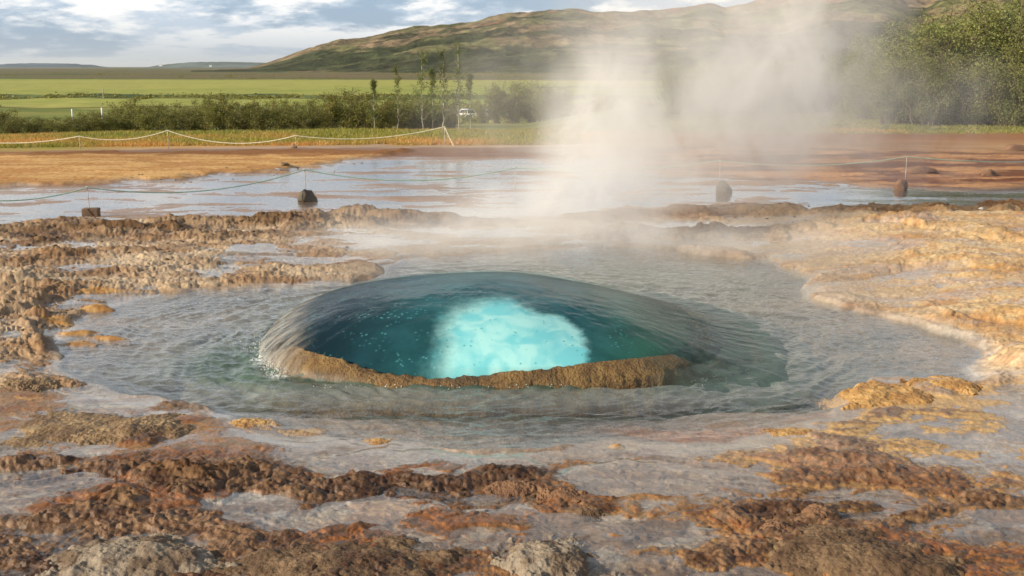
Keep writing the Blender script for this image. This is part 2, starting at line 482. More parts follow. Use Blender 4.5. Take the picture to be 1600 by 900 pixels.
    # knobs orange
    col = blend(col, mixf(C(.40, .20, .06), C(.52, .31, .12), sstep(-.3, .5, n_fine)[..., None]), knob * sstep(-.02, -.004, g) * (sd < .6))
    # pool bed colours
    bedc = mixf(C(.19, .175, .155), C(.33, .25, .18), sstep(-.4, .5, n_str)[..., None])
    bedc = blend(bedc, C(.10, .115, .085), np.clip(deepL * 2.2 + deepR * 1.4 + .8 * deepB + deepF * .7, 0, 1))
    bedc = blend(bedc, C(.44, .32, .22), np.clip(shelf * 1.5, 0, 1) * .8)
    fd = sstep(1.5, 1.3, s) * 0
    bedc = blend(bedc, C(.10, .095, .09), blob(x, y, 940, 655, .85, .35) * .9)
    bedc = blend(bedc, C(.42, .17, .06), .75 * sstep(.0, .45, fbm(xw, yw, 2.0, 4, .55, 171, .3, 1.0)) * sstep(-.5, -.05, sd) * sstep(8, 7.3, y))
    bedc = blend(bedc, C(.42, .20, .07), .7 * sstep(.1, .5, fbm(xw, yw, 2.4, 4, .55, 181, .3, 1.0)) * sstep(-3.2, -4.2, x))
    col = blend(col, bedc, inpool)
    col = col * (1 + .16 * n_fine[..., None] + .20 * fbm(x, y, 28, 3, .6, 191)[..., None])
    wet = np.clip(.50 + .45 * wet_band + .2 * front - .35 * sstep(.03, .09, rel) - .5 * bar + .15 * rightbank, 0, 1)
    return g, film, np.clip(col, .01, .9), wet, sd, dict(deepL=deepL, deepR=deepR, deepB=deepB, s=s, stream=stream, inpool=inpool)

def far_colour(x, y):
    x = x.astype(np.float32); y = y.astype(np.float32)
    r = np.hypot(x, y)
    lr = np.log(np.maximum(r, 1))
    n = fbm(x, y, .02, 5, .55, 201)
    nn = fbm(x, y, .12, 4, .55, 211, .5, 1)
    nb = fbm(x, y, .0035, 5, .55, 221, .5, 1.0)
    rightside = sstep(.05, .2, x / np.maximum(y, 1))
    # grass close by: golden then green
    gold = mixf(C(.50, .27, .085), C(.30, .27, .06), sstep(-.35, .45, nn + .5 * n)[..., None])
    green = mixf(C(.13, .15, .035), C(.20, .19, .05), sstep(-.4, .4, nn)[..., None])
    col = blend(gold, green, sstep(37, 44, r + 4 * nn))
    redc = mixf(C(.30, .13, .05), C(.42, .25, .12), sstep(-.4, .5, nn)[..., None])
    col = blend(col, redc, rightside * sstep(39.5, 36.5, y + 1.5 * nn))
    yy = y * (1 + .0002 * x) + 10 * n
    field = mixf(C(.27, .31, .065), C(.37, .36, .095), sstep(-.5, .5, nn * .3 + nb)[..., None])
    low = mixf(C(.13, .17, .035), C(.25, .25, .06), sstep(-.4, .4, n)[..., None])
    col = blend(col, low, sstep(95, 130, r))
    col = blend(col, field, sstep(283, 287, yy) * sstep(352, 349, yy))
    col = blend(col, C(.055, .05, .03), sstep(276, 279, yy) * sstep(285, 282, yy) * .8)
    col = blend(col, mixf(C(.06, .09, .03), C(.14, .17, .05), sstep(-.2, .4, n)[..., None]), sstep(352, 356, yy) * sstep(405, 402, yy))
    col = blend(col, field, sstep(402, 407, yy) * sstep(860, 850, yy))
    col = blend(col, C(.06, .055, .035), sstep(556, 560, yy + .04 * x) * sstep(580, 576, yy + .04 * x) * sstep(-60, -20, x) * .8)
    heath = mixf(C(.13, .13, .05), C(.19, .125, .07), sstep(-.3, .5, nb + .3 * n)[..., None])
    heath = blend(heath, C(.07, .10, .035), .8 * sstep(.1, .45, fbm(x, y, .006, 5, .6, 231, .35, 1)))
    col = blend(col, heath, sstep(850, 870, yy))
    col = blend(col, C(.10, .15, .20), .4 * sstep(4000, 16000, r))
    col = col * (1 + .10 * nn[..., None] * sstep(900, 300, r)[..., None])
    return np.clip(col, .01, .9)

# ---------------------------------------------------------------- mesh helpers
def mesh_np(name, v, quads=None, tris=None, mat=None, smooth=True, attrs=None, parent=None, link=True):
    me = bpy.data.meshes.new(name)
    v = np.ascontiguousarray(v, np.float32)
    me.vertices.add(len(v)); me.vertices.foreach_set('co', v.ravel())
    f = quads if quads is not None else tris
    k = f.shape[1]
    me.loops.add(f.size); me.loops.foreach_set('vertex_index', np.ascontiguousarray(f, np.int32).ravel())
    me.polygons.add(len(f))
    me.polygons.foreach_set('loop_start', np.arange(0, f.size, k, dtype=np.int32))
    me.polygons.foreach_set('loop_total', np.full(len(f), k, np.int32))
    me.polygons.foreach_set('use_smooth', np.full(len(f), smooth, bool))
    me.update(calc_edges=True)
    for an, av in (attrs or {}).items():
        if av.ndim == 2:
            a = me.attributes.new(an, 'FLOAT_COLOR', 'POINT')
            c4 = np.ones((len(v), 4), np.float32); c4[:, :3] = av
            a.data.foreach_set('color', c4.ravel())
        else:
            a = me.attributes.new(an, 'FLOAT', 'POINT')
            a.data.foreach_set('value', np.ascontiguousarray(av, np.float32))
    if mat: me.materials.append(mat)
    o = bpy.data.objects.new(name, me)
    if link: COL.objects.link(o)
    if parent is not None: o.parent = parent
    return o

def grid_quads(nr, nc, wrap=False):
    i = np.arange(nr - 1)[:, None] * nc; 
    j = np.arange(nc if wrap else nc - 1)[None, :]
    j2 = (j + 1) % nc
    return np.stack([i + j, i + j2, i + nc + j2, i + nc + j], -1).reshape(-1, 4)

def tag(o, label=None, cat=None, group=None, kind=None):
    if label: o['label'] = label
    if cat: o['category'] = cat
    if group: o['group'] = group
    if kind: o['kind'] = kind
    return o

def empty(name, loc, rz=0.0, scale=1.0):
    o = bpy.data.objects.new(name, None)
    o.location = loc; o.rotation_euler = (0, 0, rz); o.scale = (scale,) * 3 if not hasattr(scale, '__len__') else scale
    o.empty_display_size = .1
    COL.objects.link(o)
    return o

def copy_tree(o):
    c = o.copy(); COL.objects.link(c)
    for ch in o.children:
        d = ch.copy(); COL.objects.link(d); d.parent = c
        for g2 in ch.children:
            e = g2.copy(); COL.objects.link(e); e.parent = d
    return c

def mat_new(name):
    m = bpy.data.materials.new(name); m.use_nodes = True
    m.node_tree.nodes.clear()
    return m, NT(m.node_tree)

def out(nt, surf=None, vol=None, disp=None):
    o = nt.n('ShaderNodeOutputMaterial')
    if surf is not None: nt.set(o.inputs['Surface'], surf)
    if vol is not None: nt.set(o.inputs['Volume'], vol)
    return o

# ---------------------------------------------------------------- materials
def ground_material():
    m, n = mat_new('ground')
    col = n.n('ShaderNodeAttribute', attribute_name='Col').outputs['Color']
    wet = n.n('ShaderNodeAttribute', attribute_name='wet').outputs['Fac']
    pos = n.n('ShaderNodeNewGeometry').outputs['Position']
    dist = n.v('LENGTH', pos)
    near = n.ss(dist, 12, 30, 1.0, 0.0)
    a = n.noise(pos, 22, 6, .65)
    b = n.noise(pos, 90, 3, .6)
    far = n.noise(n.v('MULTIPLY', pos, (.6, 1, 1)), .25, 6, .65)
    k = n.m('ADD', n.m('MULTIPLY', n.m('SUBTRACT', a, .5), n.m('MULTIPLY', near, 1.1)), n.m('MULTIPLY', n.m('SUBTRACT', far, .5), n.m('SUBTRACT', .9, near)))
    bc = n.v('SCALE', col, n.m('ADD', 1.0, k))
    # small dark pits and pale mineral specks
    sp_ = n.ss(b, .62, .72, 0, .55)
    bc2 = n.mix(n.m('MULTIPLY', sp_, near), bc, n.v('SCALE', bc, .45))
    hgt = n.m('ADD', n.m('MULTIPLY', a, .012), n.m('MULTIPLY', b, .0035))
    bump = n.n('ShaderNodeBump', ins={'Height': hgt, 'Strength': n.m('MULTIPLY', near, .9), 'Distance': 1.0})
    rough = n.ss(n.m('ADD', wet, n.m('MULTIPLY', n.m('SUBTRACT', a, .5), .5)), .1, 1.0, .9, .22, 'LINEAR')
    p = n.n('ShaderNodeBsdfPrincipled', ins={'Base Color': bc2, 'Roughness': rough, 'Normal': bump.outputs[0], 'Specular IOR Level': n.ss(wet, .2, .8, .12, .5)})
    out(n, p)
    return m

def water_material():
    m, n = mat_new('water')
    deep = n.n('ShaderNodeAttribute', attribute_name='deep').outputs['Fac']
    foam = n.n('ShaderNodeAttribute', attribute_name='foam').outputs['Fac']
    rip = n.n('ShaderNodeAttribute', attribute_name='rip').outputs['Fac']
    pos = n.n('ShaderNodeNewGeometry').outputs['Position']
    a = n.noise(n.v('MULTIPLY', pos, (.45, 1, 1)), 16, 4, .6, .4)
    b = n.noise(n.v('MULTIPLY', pos, (.6, 1, 1)), 55, 2, .5, .3)
    h = n.m('ADD', n.m('MULTIPLY', a, .006), n.m('MULTIPLY', b, .0016))
    bump = n.n('ShaderNodeBump', ins={'Height': n.m('MULTIPLY', h, rip), 'Strength': 1.0, 'Distance': 1.0})
    fr = n.n('ShaderNodeFresnel', ins={'IOR': n.m('SUBTRACT', 1.33, n.m('MULTIPLY', n.n('ShaderNodeNewGeometry').outputs['Backfacing'], 1.33 - 1 / 1.33)), 'Normal': bump.outputs[0]})
    tint = n.mix(deep, (.95, .96, .95), (.55, .72, .62))
    tr = n.n('ShaderNodeBsdfTransparent', ins={'Color': tint})
    mk = n.mix(deep, (.56, .55, .55), (.13, .20, .16))
    df = n.n('ShaderNodeBsdfDiffuse', ins={'Color': mk, 'Normal': bump.outputs[0]})
    body = n.n('ShaderNodeMixShader', ins={0: n.ss(deep, 0, .5, .05, .40, 'LINEAR'), 1: tr, 2: df})
    gl = n.n('ShaderNodeBsdfGlossy', ins={'Color': (1, 1, 1), 'Roughness': .07, 'Normal': bump.outputs[0]})
    s1 = n.n('ShaderNodeMixShader', ins={0: fr, 1: body, 2: gl})
    fw = n.n('ShaderNodeBsdfDiffuse', ins={'Color': (.85, .87, .86)})
    fa = n.noise(pos, 30, 5, .7, .6); fb = n.noise(pos, 95, 3, .6)
    fk = n.ss(n.m('ADD', foam, n.m('ADD', n.m('MULTIPLY', n.m('SUBTRACT', fa, .5), 1.5), n.m('MULTIPLY', n.m('SUBTRACT', fb, .5), .8))), .55, .85, 0, .85)
    fk = n.m('MULTIPLY', fk, n.ss(foam, .05, .2))
    s2 = n.n('ShaderNodeMixShader', ins={0: fk, 1: s1, 2: fw})
    out(n, s2)
    return m

M_GROUND = ground_material()
M_WATER = water_material()

# ---------------------------------------------------------------- ground sheet
def rows():
    rs = [0.02, .6, 1.2, 1.8, 2.4, 2.9, 3.3]
    r = 3.6
    while r < 40000:
        rs.append(r)
        if r < 34: dr = min(r * r / 2413 * .62, .0033 * r)
        elif r < 120: dr = .009 * r
        elif r < 1200: dr = .011 * r
        else: dr = .04 * r
        r += dr
    rs.append(60000)
    return np.array(rs)
RS = rows()
az = np.concatenate([np.linspace(-180, -36, 49)[:-1], np.linspace(-36, -28, 50)[:-1], np.linspace(-28, 28, 1050), np.linspace(28, 36, 50)[1:], np.linspace(36, 180, 49)[1:-1]])
AZ = np.radians(az)
GR, GA = np.meshgrid(RS, AZ, indexing='ij')
GX = (GR * np.sin(GA)); GYY = (GR * np.cos(GA))
shape = GX.shape
Z = far_base(GX, GYY)
COLR = np.zeros(shape + (3,), np.float32); WET = np.zeros(shape, np.float32)
ni = int(np.searchsorted(RS, 36.0))
fi = int(np.searchsorted(RS, 24.0))
COLR[fi:] = far_colour(GX[fi:], GYY[fi:])
g, film, ncol, wet, sdp, EX = near_terrain(GX[:ni], GYY[:ni])
fade = sstep(35, 30, GR[:ni])
Z[:ni] += g * fade
# soft swells in the middle distance
Z += sstep(30, 60, GR) * sstep(1400, 500, GR) * .25 * fbm(GX.astype(np.float32), GYY.astype(np.float32), .04, 3, .5, 301) * np.clip(GR / 90, .3, 2)
ff = sstep(31.5, 35.0, GR[:ni] + 1.2 * fbm(GX[:ni], GYY[:ni], .8, 3, .5, 305))
ff = np.where(GX[:ni] > 2.5, sstep(29, 35, GR[:ni]), ff)
COLR[:ni] = ncol * (1 - ff[..., None]) + COLR[:ni] * ff[..., None]
WET[:ni] = wet * (1 - ff)
V = np.stack([GX, GYY, Z], -1).reshape(-1, 3)
ground = mesh_np('ground', V, grid_quads(len(RS), len(AZ), True), mat=M_GROUND, attrs={'Col': COLR.reshape(-1, 3), 'wet': WET.ravel()})
tag(ground, kind='structure')

def gz(x, y):
    """height of the ground at one place"""
    r = math.hypot(x, y)
    a = math.degrees(math.atan2(x, y))
    i = min(max(int(np.searchsorted(RS, r)) - 1, 0), len(RS) - 2)
    j = min(max(int(np.searchsorted(az, a)) - 1, 0), len(az) - 2)
    u = (r - RS[i]) / (RS[i + 1] - RS[i]); v = (a - az[j]) / (az[j + 1] - az[j])
    return float((Z[i, j] * (1 - u) + Z[i + 1, j] * u) * (1 - v) + (Z[i, j + 1] * (1 - u) + Z[i + 1, j + 1] * u) * v)

# ---------------------------------------------------------------- water sheet
wi0, wi1 = int(np.searchsorted(RS, 3.5)), int(np.searchsorted(RS, 29))
x, y = GX[wi0:wi1].astype(np.float32), GYY[wi0:wi1].astype(np.float32)
gg = g[wi0:wi1]; fl = film[wi0:wi1].copy(); sd_ = sdp[wi0:wi1]
E = {k: v[wi0:wi1] for k, v in EX.items()}
dx, dy = x - DC[0], y - DC[1]
th = np.arctan2(dy, dx); rad = np.hypot(dx, dy * 1.15)
inp = sstep(.1, -.35, sd_)
# wavelets running round the dome, long along their crests
u = rad * 7.5 + 1.2 * fbm(x, y, 1.1, 2, .5, 401)
tt = th * 3.2
wv = .55 * pn(tt * 1.6, u, 402) + .3 * pn(tt * 3.7, u * 2.1, 403) + .2 * pn(x * 9, y * 16, 404)
wv2 = pn(x * 4, y * 9, 405) * .5 + pn(x * 9, y * 21, 406) * .3
amp = .030 * np.exp(-((rad - 2.1) / 1.7) ** 2) + .007
fl += inp * (amp * (wv + .35 * wv2))
# swell pushed up round the foot of the dome
fl += inp * (.018 * np.exp(-((E['s'] - 1.12) / .1) ** 2) * (.4 + .9 * pn(th * 2.3, rad * 1.5, 408)) * sstep(.6, -.4, dy))
cth = mixf(.965, 1.17, sstep(.2, .8, np.cos(th)))
cut = E['s'] > cth
hole = (gg < fl + .012)
ok = hole & cut & (np.abs(np.degrees(np.arctan2(x, y))) < 36)
deep = np.clip((fl - gg - .04) / .30, 0, 1) * inp
fo = np.zeros_like(x)
cell = pn(x * 26, y * 30, 410) + .6 * pn(x * 55, y * 60, 411)
f_left = blob(x, y, 412, 560, .13, .42) * .85 + blob(x, y, 430, 588, .12, .16)
f_right = .55 * blob(x, y, 1170, 585, .3, .16) + .4 * blob(x, y, 1110, 600, .25, .12)
f_front = .16 * np.exp(-((E['s'] - 1.02) / .03) ** 2) * sstep(0, -.8, dy)
fo = np.clip(f_left + f_right + f_front, 0, 1) * (.75 + .35 * cell)
rip = .20 + 1.7 * inp + .25 * E['stream']
q = grid_quads(wi1 - wi0, len(AZ))
okf = ok.ravel()
keep = okf[q].any(1) & ((E['s'] - cth).ravel()[q] > -.012).all(1)
q = q[keep]
used, inv = np.unique(q, return_inverse=True)
VW = np.stack([x, y, fl + 0.0015], -1).reshape(-1, 3)[used]
water = mesh_np('water', VW, inv.reshape(-1, 4), mat=M_WATER,
                attrs={'deep': deep.ravel()[used], 'foam': fo.ravel()[used], 'rip': rip.ravel()[used]})
tag(water, kind='structure')

# ---------------------------------------------------------------- the dome
def dome_z(th, s):
    """th: angle, s: 0 centre .. 1 foot"""
    c, si = np.cos(th), np.sin(th)
    wr = sstep(.1, .95, c)
    lft = sstep(-.2, -.95, c)
    e = mixf(.66, .52, lft)
    e = mixf(e, .60, sstep(0, -1, si))
    steep = np.clip(1 - np.clip(s, 0, 1) ** 2.1, 0, 1) ** e
    gentle = .5 * (1 + np.cos(np.pi * np.clip(s / 1.42, 0, 1))) ** 1.0
    return DH * mixf(steep, gentle, wr * .85)

def dome_xy(th, s):
    ry = np.where(np.sin(th) < 0, DRF, DRB)
    p = np.where(np.sin(th) < 0, DPF, 2.0)
    k = (np.abs(np.cos(th)) ** p + np.abs(np.sin(th)) ** p) ** (-1 / p)
    return DC[0] + DRX * s * np.cos(th) * k, DC[1] + ry * s * np.sin(th) * k

def dome_material():
    m, n = mat_new('dome_water')
    tco = n.n('ShaderNodeTexCoord').outputs['Object']
    sepx = n.n('ShaderNodeSeparateXYZ', ins={0: tco})
    ang = n.m('ARCTAN2', sepx.outputs[1], sepx.outputs[0])
    rr = n.v('LENGTH', n.v('MULTIPLY', tco, (1, 1, 0)))
    pv = n.n('ShaderNodeCombineXYZ', ins={0: n.m('MULTIPLY', ang, 9.0), 1: n.m('MULTIPLY', rr, 2.2), 2: 0})
    a = n.noise(pv.outputs[0], 2.2, 4, .6, .3)
    b = n.noise(tco, 9, 4, .55)
    edge = n.ss(rr, .7, 1.9, .12, 1.0)
    edge = n.m('ADD', edge, n.m('MULTIPLY', n.ss(sepx.outputs[0], .9, 1.8), 1.6))
    h = n.m('ADD', n.m('MULTIPLY', n.m('MULTIPLY', a, edge), n.ss(sepx.outputs[1], -1.2, .3, .006, .016)), n.m('MULTIPLY', b, .0045))
    vor = n.n('ShaderNodeTexVoronoi', ins={'Vector': tco, 'Scale': 17.0, 'Randomness': 1.0})
    vr = n.n('ShaderNodeTexVoronoi', ins={'Vector': tco, 'Scale': 17.0, 'Randomness': 1.0})
    bump = n.n('ShaderNodeBump', ins={'Height': h, 'Strength': .75, 'Distance': 1.0})
    fr = n.n('ShaderNodeFresnel', ins={'IOR': n.m('SUBTRACT', 1.33, n.m('MULTIPLY', n.n('ShaderNodeNewGeometry').outputs['Backfacing'], 1.33 - 1 / 1.33)), 'Normal': bump.outputs[0]})
    tr = n.n('ShaderNodeBsdfTransparent', ins={'Color': (.86, .96, .96)})
    df = n.n('ShaderNodeBsdfDiffuse', ins={'Color': (.36, .33, .28), 'Normal': bump.outputs[0]})
    rt_ = n.ss(sepx.outputs[0], .95, 1.9)
    dfr = n.n('ShaderNodeBsdfDiffuse', ins={'Color': (.10, .155, .13), 'Normal': bump.outputs[0]})
    body0 = n.n('ShaderNodeMixShader', ins={0: n.m('MULTIPLY', n.m('MULTIPLY', n.ss(rr, 1.35, 1.72, .0, .70), n.ss(a, .38, .62, .2, 1.0)), n.ss(sepx.outputs[0], -1.25, -1.6)), 1: tr, 2: df})
    body = n.n('ShaderNodeMixShader', ins={0: n.m('MULTIPLY', rt_, n.ss(b, .3, .7, .35, .85)), 1: body0, 2: dfr})
    gl = n.n('ShaderNodeBsdfGlossy', ins={'Roughness': n.ss(sepx.outputs[2], .03, .16, .45, .08), 'Normal': bump.outputs[0]})
    s1 = n.n('ShaderNodeMixShader', ins={0: n.m('MINIMUM', n.m('MULTIPLY', fr, .72), n.ss(sepx.outputs[0], .7, 1.5, .20, .55)), 1: body, 2: gl})
    out(n, s1)
    return m

nth, ns = 640, 230
th = np.linspace(-np.pi, np.pi, nth, endpoint=False)
sv = np.linspace(0, 1, ns) ** .8 * 1.40
SS, TH = np.meshgrid(sv, th, indexing='ij')
sx_ = SS * (1 + (.24 * sstep(.5, 1, np.cos(TH))) * sstep(.7, 1.1, SS))
X0, Y0 = dome_xy(TH, SS)
Zd = dome_z(TH, SS)
Zd = Zd - sstep(.99, 1.12, SS) * .2 * (1 - sstep(.1, .7, np.cos(TH))) - sstep(1.22, 1.40, SS) * .06
Xf, Yf = X0.astype(np.float32), Y0.astype(np.float32)
lump = .012 * fbm(Xf, Yf, 1.1, 3, .5, 501)
streak = (.005 + .007 * sstep(-.3, .3, np.sin(TH))) * pn(np.cos(TH) * 9, np.sin(TH) * 9 + SS * 1.4, 502) * sstep(.55, 1.0, SS) + .005 * pn(np.cos(TH) * 22, np.sin(TH) * 22 + SS * 2, 503) * sstep(.6, 1.0, SS)
fine = .003 * fbm(Xf, Yf, 7, 3, .5, 504)
Zd = Zd + lump * sstep(1.1, .6, SS) + streak + fine
wob = 1 + .018 * pn(np.cos(TH) * 3, np.sin(TH) * 3, 505) * sstep(.3, 1, SS)
X0 = DC[0] + (X0 - DC[0]) * wob; Y0 = DC[1] + (Y0 - DC[1]) * wob
dome = empty('water_dome', (DC[0], DC[1], 0))
tag(dome, 'huge glassy turquoise dome of hot water swelling out of the geyser crater', 'water bubble')
vd = np.stack([X0 - DC[0], Y0 - DC[1], Zd], -1).reshape(-1, 3)
surf = mesh_np('water_surface', vd, grid_quads(ns, nth, True), mat=dome_material(), parent=dome)

def ray_hit(px, py, fn, t0=5.0, t1=14.0):
    d = ray(px, py); t = t0
    while t < t1:
        p = (d[0] * t, d[1] * t, CAM_H + d[2] * t)
        if fn(*p): return p
        t += .004
    return None

IN_H = .955
def in_s(a):
    return .885 + .085 * sstep(-.25, .5, np.sin(a)) + .03 * sstep(-.6, -1., np.cos(a))
def in_inner(x, y, z):
    a = math.atan2(y - DC[1], x - DC[0])
    s = float(dome_s(np.float64(x), np.float64(y))) / float(in_s(a))
    if s > 1: return False
    return z < float(dome_z(np.float64(a), np.float64(s * .97))) * IN_H

def inner_material():
    m, n = mat_new('inner_water')
    tco = n.n('ShaderNodeTexCoord').outputs['Object']
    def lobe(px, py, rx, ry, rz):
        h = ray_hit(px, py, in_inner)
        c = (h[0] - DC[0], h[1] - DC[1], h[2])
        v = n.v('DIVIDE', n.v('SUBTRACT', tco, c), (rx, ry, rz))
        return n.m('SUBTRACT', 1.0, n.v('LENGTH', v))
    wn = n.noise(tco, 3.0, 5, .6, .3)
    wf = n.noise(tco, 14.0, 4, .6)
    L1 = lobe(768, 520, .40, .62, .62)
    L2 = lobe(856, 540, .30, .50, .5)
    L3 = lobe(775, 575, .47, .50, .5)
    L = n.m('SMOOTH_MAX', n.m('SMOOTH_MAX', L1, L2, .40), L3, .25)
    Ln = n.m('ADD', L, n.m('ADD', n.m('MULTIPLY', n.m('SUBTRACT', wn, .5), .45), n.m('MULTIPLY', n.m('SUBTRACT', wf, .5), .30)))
    sx0 = n.n('ShaderNodeSeparateXYZ', ins={0: tco})
    soft = n.ss(sx0.outputs[0], -.15, .45, .50, .20)
    mask = n.ss(Ln, n.m('MULTIPLY', soft, -.5), soft)
    sx = n.n('ShaderNodeSeparateXYZ', ins={0: tco})
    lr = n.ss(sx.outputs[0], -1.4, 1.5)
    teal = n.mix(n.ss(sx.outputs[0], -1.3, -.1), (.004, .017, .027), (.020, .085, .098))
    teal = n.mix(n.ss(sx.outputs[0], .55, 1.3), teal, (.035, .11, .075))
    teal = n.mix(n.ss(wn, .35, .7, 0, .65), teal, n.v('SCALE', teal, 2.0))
    # small pale gas bubbles caught in the dark water
    v1 = n.n('ShaderNodeTexVoronoi', ins={'Vector': n.v('MULTIPLY', tco, (1, 1, 1.2)), 'Scale': 26.0})
    dots = n.m('MULTIPLY', n.ss(v1.outputs['Distance'], .18, .34, 1, 0), n.ss(n.noise(tco, 4.5, 3, .6), .5, .65))
    teal = n.mix(n.m('MULTIPLY', dots, .55), teal, (.16, .42, .45))
    cyan = n.mix(n.ss(n.noise(n.v('MULTIPLY', tco, (1, 1, .35)), 5.0, 4, .5, .4), .38, .66), (.54, .86, .86), (.26, .68, .75))
    v2 = n.n('ShaderNodeTexVoronoi', ins={'Vector': tco, 'Scale': 21.0})
    dd = n.m('MULTIPLY', n.ss(v2.outputs['Distance'], .13, .24, 1, 0), n.ss(n.noise(tco, 7, 2, .6), .50, .58))
    cyan = n.mix(n.m('MULTIPLY', dd, .7), cyan, (.05, .38, .42))
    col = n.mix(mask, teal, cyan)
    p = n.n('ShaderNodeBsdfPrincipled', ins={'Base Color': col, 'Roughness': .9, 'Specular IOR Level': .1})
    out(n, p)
    return m

ns2 = 90
sv2 = np.linspace(0, 1, ns2) ** .8
S2, T2 = np.meshgrid(sv2, np.linspace(-np.pi, np.pi, 256, endpoint=False), indexing='ij')
xi, yi = dome_xy(T2, S2 * in_s(T2))
zi = dome_z(T2, S2 * .97) * IN_H
zi[-1] = -.5
vi = np.stack([xi - DC[0], yi - DC[1], zi], -1).reshape(-1, 3)
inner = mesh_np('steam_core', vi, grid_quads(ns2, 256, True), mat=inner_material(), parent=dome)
tag(inner, 'bright turquoise steam bubble inside dark teal water')

# ---- rim rock under the front of the dome
def rock_material(name, c1, c2, c3, rough=.7, scale=14, bumpd=.02, wetk=.4):
    m, n = mat_new(name)
    tco = n.n('ShaderNodeTexCoord').outputs['Object']
    a = n.noise(tco, scale, 6, .65); b = n.noise(tco, scale * .25, 3, .6); c = n.noise(tco, scale * 4, 3, .6)
    col = n.mix(n.ss(a, .35, .65), c1, c2)
    col = n.mix(n.ss(b, .42, .62, 0, .8), col, c3)
    col = n.mix(n.ss(c, .58, .7, 0, .5), col, n.v('SCALE', col, .4))
    bump = n.n('ShaderNodeBump', ins={'Height': n.m('ADD', a, n.m('MULTIPLY', c, .35)), 'Strength': 1.0, 'Distance': bumpd})
    p = n.n('ShaderNodeBsdfPrincipled', ins={'Base Color': col, 'Roughness': rough, 'Normal': bump.outputs[0], 'Specular IOR Level': wetk})
    out(n, p)
    return m
M_RIM = rock_material('rim_rock', (.25, .10, .026), (.44, .21, .065), (.11, .045, .015), .5, 12, .05, .5)

rim_px = [(453,530),(466,540),(500,552),(530,562),(560,574),(590,584),(640,590),(690,593),(740,589),(800,584),(850,580),(900,574),(940,562),(975,553),(1010,550),(1050,553),(1075,566)]
rt, rz_ = [], []
RS_TOP = .925
for a, b in rim_px:
    d = ray(a, b); best = None
    # first crossing of the elliptic cylinder s = RS_TOP, on the camera's side
    t = 5.0
    while t < 11:
        px_, py_ = d[0] * t, d[1] * t
        if float(dome_s(np.float64(px_), np.float64(py_))) < RS_TOP:
            best = (px_, py_, CAM_H + d[2] * t); break
        t += .003
    if best:
        ang = math.atan2((best[1] - DC[1]) / DRF, (best[0] - DC[0]) / DRX)
        rt.append(ang); rz_.append(best[2])
o_ = np.argsort([a if a < np.pi / 2 else a - 2 * np.pi for a in rt])
rt = np.array([a if a < np.pi / 2 else a - 2 * np.pi for a in rt])[o_]; rz_ = np.array(rz_)[o_]
tr_ = np.linspace(-np.pi - .15, .15, 420)
ztop = np.interp(tr_, np.concatenate([[rt[0] - .16], rt, [rt[-1] + .16]]), np.concatenate([[-.12], rz_, [-.12]]))
sec = [(1.03, -.30, 0), (1.0, -.03, .0), (.975, .0, .45), (.955, 0, .8), (.935, 0, .97), (RS_TOP, 0, 1.0), (.91, 0, .97), (.895, -.02, .8), (.88, -.1, .2), (.86, -.4, 0)]
sec_s = np.interp(np.linspace(0, 9, 46), range(10), [a[0] for a in sec])
sec_o = np.interp(np.linspace(0, 9, 46), range(10), [a[1] for a in sec])
sec_k = np.interp(np.linspace(0, 9, 46), range(10), [a[2] for a in sec])
Tg, Sg = np.meshgrid(tr_, sec_s, indexing='ij')
Zt = ztop[:, None] * sec_k[None] + sec_o[None]
xr, yr = dome_xy(Tg, Sg)
nr1 = fbm(xr, yr, 5, 4, .6, 601); nr2 = ridged(xr, yr, 9, 3, .5, 607)
Zt = Zt + (.022 * nr1 + .014 * nr2) * (sec_k[None] > .05)
cap = dome_z(Tg, np.clip(Sg + .02, 0, 1)) * .93
Zt = np.minimum(Zt, np.maximum(cap, .0))
sw = 1 + .012 * nr1 - .006 * nr2
vr = np.stack([DC[0] + (xr - DC[0]) * sw, DC[1] + (yr - DC[1]) * sw, Zt], -1).reshape(-1, 3)
rim = mesh_np('crater_rim', vr, grid_quads(420, 46), mat=M_RIM)
tag(rim, 'wet ochre rock rim of the crater under the front edge of the water dome', 'rock rim')

# foam clinging to the foot of the dome, left side: torn white water as small drops
rng = np.random.default_rng(7)
def icos(sub):
    import bmesh
    bm = bmesh.new(); bmesh.ops.create_icosphere(bm, subdivisions=sub, radius=1)
    v = np.array([q.co[:] for q in bm.verts]); f = np.array([[q.index for q in p.verts] for p in bm.faces]); bm.free()
    return v, f
IC1 = icos(1); IC4 = icos(4); IC5 = icos(5)
m, n = mat_new('foam')
out(n, n.n('ShaderNodeBsdfPrincipled', ins={'Base Color': (.86, .88, .88), 'Roughness': .25}))
M_FOAM = m
vs, fs = [], []
for k in range(420):
    if k < 300:
        a, b = (398, 540), (440, 596)
        t = rng.random(); px = a[0] + (b[0] - a[0]) * t + rng.normal() * 9; py = a[1] + (b[1] - a[1]) * t + rng.normal() * 6
    elif k < 350:
        px = rng.uniform(1080, 1190); py = 600 - (px - 1080) * .22 + rng.normal() * 5
    else:
        px = rng.uniform(480, 900); py = 607 + rng.normal() * 1.5 - abs(px - 640) * .01
    xx, yy = P(px, py)
    rr = rng.uniform(.0015, .0042)
    zz = abs(rng.normal()) * (.04 if k < 300 else .008) + .004
    v = IC1[0] * rr * np.array([1.2, 1, .8]) + np.array([xx, yy, zz])
    fs.append(IC1[1] + len(vs) * len(IC1[0])); vs.append(v)
foam = mesh_np('foam', np.concatenate(vs), tris=np.concatenate(fs), mat=M_FOAM)
tag(foam, kind='stuff')

